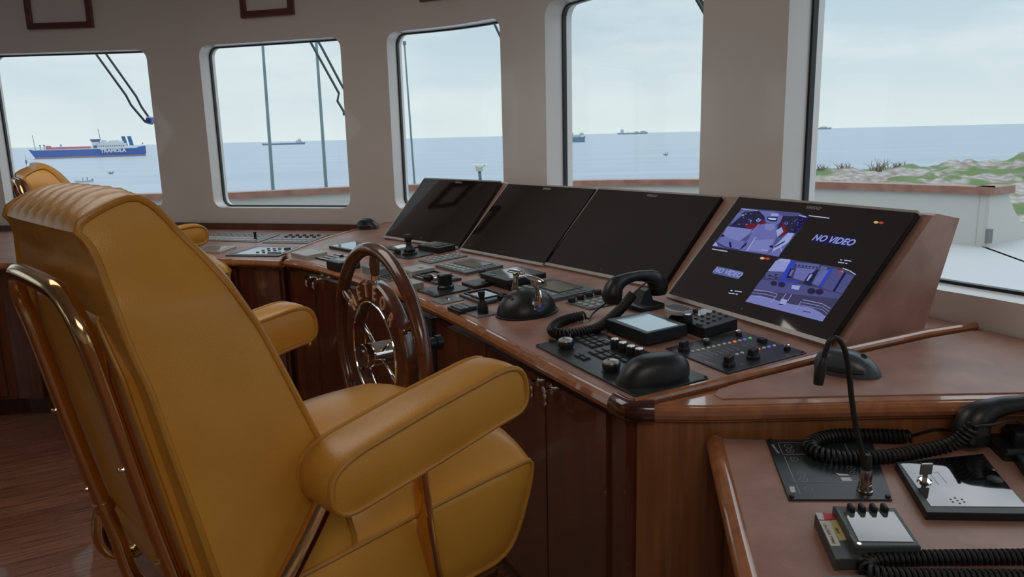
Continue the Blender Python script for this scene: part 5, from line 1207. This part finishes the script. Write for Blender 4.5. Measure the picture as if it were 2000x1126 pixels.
M['mastgrey'] = mat('grey_green_mast', (.17, .25, .26), .5)
for i, (a, b, y_, lab) in enumerate((((511, 60), (533, 366), 9.2, 'left one of the two tall thin masts outside the second window'), ((616, 60), (637, 364), 9.2, 'right one of the two tall thin masts outside the second window'), ((790, 88), (810, 362), 9.2, 'thin mast outside the third window, close to its left edge'))):
    A_, B_ = atd(*a, y_), atd(*b, y_); B_ = B_ + (B_ - A_).normalized() * 1.2; r0 = .0235 if i < 2 else .015
    root = thing('signal_mast', lab, 'mast', B_, 'thin masts beyond the bulwark'); mb = MB(Matrix.Translation(-B_)); mb.tube([B_, A_.lerp(B_, .5), A_], [r0, r0 * .85, r0 * .62], 10); mb.build('pole', 'mastgrey', root)
    if i == 2: mb = MB(Matrix.Translation(-B_)); mb.lathe([(.02, 0), (.02, .04), (.0, .05)], A_, 10); mb.build('finial', 'grey', root)
    else: mb = MB(Matrix.Translation(-B_)); mb.lathe([(.03, 0), (.03, .05)], B_ + Vector((0, 0, .9)), 10); mb.build('band', 'grey', root)
def wiper(label, y_, rods, motor=None):
    o_ = atd(*rods[0][0], y_); root = thing('window_wiper', label, 'wiper', o_); I = Matrix.Translation(-o_)
    for r_ in rods: mb = MB(I); mb.tube([atd(*p, y_) for p in r_], .0072 if y_ > 4 else .006, 8); mb.build('arm_rod', 'mastdark', root)
    if motor: mb = MB(I); c_ = atd(*motor, y_); mb.lathe([(.015, -.02), (.024, -.015), (.024, .015), (.018, .02)], c_, 14, axis=(1, 0, -.2)); mb.build('blade_joint', 'blue', root)
    p0_ = atd(*rods[0][0], y_); mb = MB(I); mb.tube([p0_, p0_ + Vector((0, 0, .03)), Vector((p0_.x * (y_ - .24) / y_, y_ - .24, p0_.z + .035))], .012, 8); mb.build('bracket', 'mastdark', root)
    if not motor: mb = MB(I); c_ = atd(*rods[0][-1], y_); mb.lathe([(.010, -.012), (.010, .012)], c_, 10, axis=(1, 0, 0)); mb.build('joint', 'mastdark', root)
M['mastdark'] = mat('dark_green_rod', (.07, .10, .10), .5)
wiper('double rod window wiper with blue joint outside the leftmost window', 4.72, [[(170, 78), (180, 95), (246, 186), (256, 205), (284, 238), (292, 238)], [(190, 78), (200, 95), (266, 188), (276, 208), (290, 228)]], (293, 235))
wiper('double rod window wiper outside the second window from the left', 4.62, [[(600, 70), (612, 92), (662, 182), (659, 197), (674, 222)], [(615, 70), (628, 92), (664, 160), (678, 185)]])
wiper('thin window wiper at the top right of the third window', 4.0, [[(955, 25), (965, 45), (986, 90)]])
wiper('thin window wiper at the top right corner of the fourth window', 2.85, [[(1350, -20), (1364, 5), (1384, 40)], [(1358, -20), (1372, 5), (1386, 30)]])

# floodlight post between the windows
FLY = min(BW, key=lambda p: abs(p[0] / p[1] - atd(937, 330, 1).x))[1] + .07
pb = atd(937, 355, FLY); pb.z = CZB; root = thing('floodlight_post', 'small post with two white lamps and a box beyond the bulwark cap', 'light post', pb); I = Matrix.Translation(-pb)
for a_, b_ in (((935, 332), (937, 362)), ((938, 332), (940, 362))): mb = MB(I); q_ = atd(*b_, FLY); q_.z = CZB; mb.tube([atd(*a_, FLY), q_], .008, 8); mb.build('leg', 'mastgrey', root)
c_ = atd(936, 330, FLY) - pb; mb = MB(Matrix.Translation(c_)); mb.box(-.032, .032, -.03, .03, -.02, .02, .004); mb.build('box', 'lgrey', root)
mb = MB(I); mb.tube([atd(926, 321, FLY), atd(930, 326, FLY), atd(936, 328, FLY), atd(943, 326, FLY), atd(948, 321, FLY)], .005, 6); mb.build('bracket', 'grey', root)
for px in (927, 934, 942, 950): c_ = atd(px, 322.5, FLY); mb = MB(I); mb.lathe([(.008, -.012), (.014, .0), (.015, .014)], c_, 12, axis=(0, -1, -.3)); mb.build('lamp', 'white', root)

# ships, their colours paled by hand to stand in for haze
def haze(c, k): return tuple(a * (1 - k) + b * k for a, b in zip(c, (.62, .70, .75)))
M['hull_blue'] = mat('blue_hull', (.055, .12, .38), .5); M['ship_white'] = mat('ship_white', (.62, .64, .66), .5); M['boot'] = mat('hull_red_brown', (.30, .19, .22), .6); M['cargo'] = mat('red_cargo', (.50, .16, .20), .6)
M['funnel'] = mat('funnel_blue', (.05, .14, .34), .5); M['far_blue'] = mat('grey_blue_hull', (.13, .20, .30), .6); M['far_grey'] = mat('grey_hull', (.23, .29, .34), .6); M['far_light'] = mat('pale_deckhouse', (.42, .46, .48), .6); M['window_dark'] = mat('dark_opening', (.12, .15, .2), .5)
def ship_frame(px, D):
    d = sight(px, 270); d.z = 0; d.normalize(); x_ = Vector((d.y, -d.x, 0)); o_ = d * D; u = D / 1510.0 * d.y; ux = u * d.y
    return Matrix(((x_.x * ux, d.x * u, 0, o_.x), (x_.y * ux, d.y * u, 0, o_.y), (0, 0, u, -7), (0, 0, 0, 1)))
def side_prism(b, P, y0, y1, mi=0):
    n = len(P); b.add([(x, y0, z) for x, z in P] + [(x, y1, z) for x, z in P], [(i, (i + 1) % n, n + (i + 1) % n, n + i) for i in range(n)] + [tuple(range(n)), tuple(reversed(range(n, 2 * n)))], mi)
m_ = ship_frame(52, 620); t = thing('cargo_ferry', 'long blue ferry with white lettering on its side behind the leftmost window', 'ship', m_)
part('hull', 'hull_blue', t, lambda b: side_prism(b, [(0, 18.5), (10, 3), (244, 3), (246, 6), (246, 21), (238, 20), (228, 18), (130, 17), (10, 17.5)], 0, 34))
part('boot_top', 'boot', t, lambda b: side_prism(b, [(10, 3.2), (12, -1), (244, -1), (244.5, 3.2)], -.4, 34))
part('white_band', 'ship_white', t, lambda b: b.box(8, 228, -.5, 30, 16.4, 17.8))
part('cargo', 'cargo', t, lambda b: b.box(38, 128, 4, 26, 17.8, 22)); part('cargo', 'cargo', t, lambda b: b.box(35, 46, 2, 20, 17.8, 25, 3))
sup = part('deckhouse', 'ship_white', t, lambda b: [b.box(141, 205, 2, 30, 17.8, 27), b.box(146, 200, 4, 28, 27, 31), b.box(132, 146, 2, 30, 24, 31), b.box(154, 162, 4, 28, 31, 34), b.box(170, 190, 6, 26, 31, 33)])
for k in range(12): part('window', 'window_dark', sup, lambda b: b.box(144 + k * 4.8, 146 + k * 4.8, 1.4, 2.2, 21, 23))
part('bridge_roof', 'funnel', sup, lambda b: b.box(129, 150, 1, 31, 33.5, 36)); part('bridge_front', 'window_dark', sup, lambda b: b.box(131, 148, 1.4, 30, 31, 33.5)); part('recess', 'window_dark', sup, lambda b: b.box(134, 141, 2, 28, 17.8, 24))
for x_ in (196, 209): part('funnel', 'funnel', t, lambda b: side_prism(b, [(x_ + 4, 22), (x_ + 12, 22), (x_ + 8, 41), (x_, 41)], 6, 14))
for x_, z0, z1 in ((14, 17, 46), (150, 36, 56)): part('mast', 'far_grey', t, lambda b: b.tube([(x_, 10, z0), (x_ - 2, 10, z1)], .8, 6))
for x_ in (24, 32, 66): part('ventilator', 'far_grey', t, lambda b: b.lathe([(.8, 17), (.8, 24), (2, 25), (2, 27)], (x_, 3, 0), 8))
b_ = MB(); b_.text('TRAMOLA', 10.5, Matrix(((1.12, 0, 0, 174), (0, 0, -1, -.6), (0, 1, 0, 12.4), (0, 0, 0, 1))), ext=.1, bold=.6); b_.build('lettering', 'ship_white', t)
part('flag', 'cargo', t, lambda b: b.box(240, 243, 10, 10.4, 24, 27))
def freighter(label, px, w_, D, hullm, h, boxes, masts, left=0):
    t = thing('cargo_ship', label, 'ship', ship_frame(px, D)); part('hull', hullm, t, lambda b: side_prism(b, [(0, h), (2, 0), (w_ - 1, 0), (w_, h * 1.2), (w_ * .9, h * .95), (w_ * .12, h * .9)], 0, 12))
    for a, b1, z0, z1 in boxes: part('deckhouse', 'far_light', t, lambda b: b.box(a, b1, 1, 10, z0, z1))
    for x_, z0, z1 in masts: part('mast', 'far_grey', t, lambda b: b.tube([(x_, 4, z0), (x_, 4, z1)], .35, 6))
    return t
freighter('low grey blue freighter on the horizon between the two masts', 510, 87, 1750, 'far_blue', 3.6, [(68, 80, 3, 7), (72, 79, 7, 10)], [(76, 10, 14), (70, 4, 9)])
freighter('blue and white ship half hidden by the edge of the fourth window', 1096, 47, 790, 'far_blue', 10, [(6, 40, 9, 13), (12, 24, 13, 18), (36, 44, 13, 17)], [(41, 17, 21), (18, 18, 22)])
freighter('distant grey freighter on the horizon in the fourth window', 1205, 60, 4100, 'far_grey', 3.4, [(7, 13, 3, 9), (34, 42, 3, 5), (46, 56, 3, 6)], [(10, 9, 14), (22, 3, 6)])
freighter('tiny grey ship on the horizon beside the pillar of the big window', 1588, 35, 5200, 'far_grey', 3.4, [(12, 26, 3, 5.2)], [(20, 5, 7)])
def boat(label, px, w_, D, dark=False):
    t = thing('fishing_boat', label, 'boat', ship_frame(px, D)); part('hull', 'far_light' if not dark else 'far_grey', t, lambda b: side_prism(b, [(0, 4.2), (5, 0), (w_ - 2, 0), (w_, 4.6), (w_ * .7, 3), (w_ * .3, 2.8)], 0, 8))
    part('gunwale', 'far_grey', t, lambda b: b.tube([(0, -.1, 4.2), (w_ * .3, -.1, 2.9), (w_ * .7, -.1, 3.1), (w_, -.1, 4.6)], .35, 6)); part('engine', 'window_dark', t, lambda b: b.box(w_ * .88, w_ * .96, 2, 5, 3, 6)); return t
def figure(label, px, D, x_, z0, h, m):
    fm_ = ship_frame(px, D); t = thing('person', label, 'person', fm_ @ Matrix.Translation((x_, 4, z0)))
    b_ = MB(); b_.lathe([(.30 * h / 5, 0), (.42 * h / 5, h * .3), (.5 * h / 5, h * .55), (.62 * h / 5, h * .78), (.2 * h / 5, h * .84), (.36 * h / 5, h * .9), (.3 * h / 5, h * .97), (0, h)], (0, 0, 0), 12)
    for s_ in (-1, 1): b_.tube([(s_ * .6 * h / 5, 0, h * .78), (s_ * .85 * h / 5, 0, h * .6), (s_ * .6 * h / 5, -.4, h * .45)], .16 * h / 5, 6)
    b_.build('body', m, t)
boat('small pale open boat with two people near the leftmost window frame', 133, 40, 200); figure('person in pale top seated in the middle of the open boat', 133, 200, 18, 2.4, 7, 'cargo'); figure('person in dark clothes standing near the stern of the open boat', 133, 200, 27, 2.4, 8, 'window_dark')
boat('very small dark boat on the water below the blue ferry', 200, 14, 250, True); figure('person in the very small dark boat below the ferry', 200, 250, 7, 2, 4.5, 'window_dark')
boat('very small dark boat on the water in the fourth window', 1294, 12, 275, True); figure('person in the small boat seen through the fourth window', 1294, 275, 7, 2, 4.5, 'window_dark')

M['concrete'] = noisy(mat('concrete', (.33, .33, .33), .8), (.26, .26, .26), (.38, .38, .38), ns=.6)
t = thing('pier', 'grey concrete pier on piles at the far left edge of the water', 'pier', ship_frame(-160, 205)); part('slab', 'concrete', t, lambda b: b.box(0, 196, 0, 40, 15, 23)); 
for k in range(10): part('pile', 'concrete', t, lambda b: b.box(98 + k * 10.5, 102 + k * 10.5, 2, 36, -2, 15))
for k in range(6): part('bollard', 'far_grey', t, lambda b: b.lathe([(1.2, 23), (.8, 26), (1.6, 27)], (130 + k * 11, 4, 0), 8))
t = thing('signal_post', 'thin post with dark marker on the pier end', 'post', ship_frame(44, 215)); part('pole', 'far_grey', t, lambda b: b.tube([(0, 0, 0), (0, 0, 52)], .6, 6)); part('marker', 'window_dark', t, lambda b: b.box(-1.6, 2.2, -1, 1, 36, 43))

# rocky shore with grass, bare bushes
gm = mat('shore', (.3, .3, .25), .9); tt = gm.node_tree; bb = tt.nodes['Principled BSDF']; tc2 = tt.nodes.new('ShaderNodeTexCoord')
n1 = tt.nodes.new('ShaderNodeTexNoise'); n1.inputs['Scale'].default_value = .38; n1.inputs['Detail'].default_value = 4; r1 = tt.nodes.new('ShaderNodeValToRGB'); r1.color_ramp.elements[0].position = .50; r1.color_ramp.elements[1].position = .57
n2 = tt.nodes.new('ShaderNodeTexVoronoi'); n2.inputs['Scale'].default_value = 1.6; r2 = tt.nodes.new('ShaderNodeValToRGB'); r2.color_ramp.elements[0].color = (.44, .41, .375, 1); r2.color_ramp.elements[1].color = (.17, .15, .135, 1); r2.color_ramp.elements[1].position = .9
n3 = tt.nodes.new('ShaderNodeTexNoise'); n3.inputs['Scale'].default_value = 1.2; r3 = tt.nodes.new('ShaderNodeValToRGB'); r3.color_ramp.elements[0].color = (.07, .12, .035, 1); r3.color_ramp.elements[1].color = (.14, .20, .08, 1)
mxx = tt.nodes.new('ShaderNodeMix'); mxx.data_type = 'RGBA'
mpp = tt.nodes.new('ShaderNodeMapping'); mpp.inputs['Scale'].default_value = (1, .6, 3); tt.links.new(tc2.outputs['Object'], mpp.inputs[0])
for n_x in (n1, n2, n3): tt.links.new(mpp.outputs[0], n_x.inputs['Vector'])
tt.links.new(n1.outputs[0], r1.inputs[0]); tt.links.new(n2.outputs['Distance'], r2.inputs[0]); tt.links.new(n3.outputs[0], r3.inputs[0]); tt.links.new(r1.outputs[0], mxx.inputs[0]); tt.links.new(r2.outputs[0], mxx.inputs[6]); tt.links.new(r3.outputs[0], mxx.inputs[7]); tt.links.new(mxx.outputs[2], bb.inputs['Base Color']); M['shore'] = gm
from mathutils import noise
NX, NY = 150, 50; vs = []; fs = []
def crest(px): 
    pts = [(1480, 345), (1540, 335), (1590, 326), (1650, 321), (1720, 320), (1800, 312), (1900, 303), (2000, 293), (2300, 270)]
    for (a, ya), (b, yb) in zip(pts, pts[1:]):
        if a <= px <= b: return ya + (yb - ya) * (px - a) / (b - a)
for i in range(NX + 1):
    px = 1480 + 820 * i / NX; d = sight(px, 270); d.z = 0; d.normalize()
    hz = 264.7 - .0249 * (px - 1000); zc_ = CAM_Z - (crest(px) - hz) / 1510 * 74 + 0
    for j in range(NY + 1):
        D = 38 + 70 * j / NY; f_ = (D - 38) / 36 if D < 74 else (108 - D) / 34
        z_ = -7.5 + (zc_ + 7.5) * max(0, f_) ** .75; q = d * D
        z_ = -7.5 + (z_ + 7.5) * min(1, max(0, (px - 1480) / 95)) ** .8
        z_ += (noise.noise(Vector((q.x * .35, q.y * .35, 0))) * .55 + noise.noise(Vector((q.x * 1.1, q.y * 1.1, 3))) * .35) * min(1, f_ * 3); vs.append((q.x, q.y, z_))
for i in range(NX):
    for j in range(NY): a = i * (NY + 1) + j; fs.append((a, a + 1, a + NY + 2, a + NY + 1))
mb = MB(); mb.add(vs, fs, 0, True); struct(mb.build('shore', 'shore'))
M['twig'] = mat('bare_twigs', (.20, .15, .13), .8)
for k, (px, lab, s_) in enumerate(((1606, 'bare bush on the shore nearest the pillar of the big window', .8), (1652, 'low bare bush on the shore, second from the pillar', .75), (1722, 'tallest bare bush on the shore in the big window', 1.15), (1760, 'small bare bush just right of the tallest one', .7))):
    d = sight(px, 270); d.z = 0; d.normalize(); q = d * 73; hz = 264.7 - .0249 * (px - 1000); q.z = CAM_Z - (crest(px) - hz) / 1510 * 74 - .15
    root = thing('bare_bush', lab, 'bush', q, 'bare bushes on the shore'); mb = MB(); rb2 = random.Random(k)
    for _ in range(46):
        a = rb2.uniform(0, 2 * PI); sp_ = rb2.uniform(.1, 1.0) * s_; h_2 = rb2.uniform(.35, 1.0) * s_; x0 = rb2.uniform(-.7, .7) * s_
        P = [(x0, 0, -.1), (x0 + sp_ * .3 * math.cos(a), sp_ * .3 * math.sin(a), h_2 * .6), (x0 + sp_ * .8 * math.cos(a) + rb2.uniform(-.1, .1), sp_ * .8 * math.sin(a), h_2)]
        mb.tube(P, [.025, .018, .008], 4)
    mb.build('branches', 'twig', root)
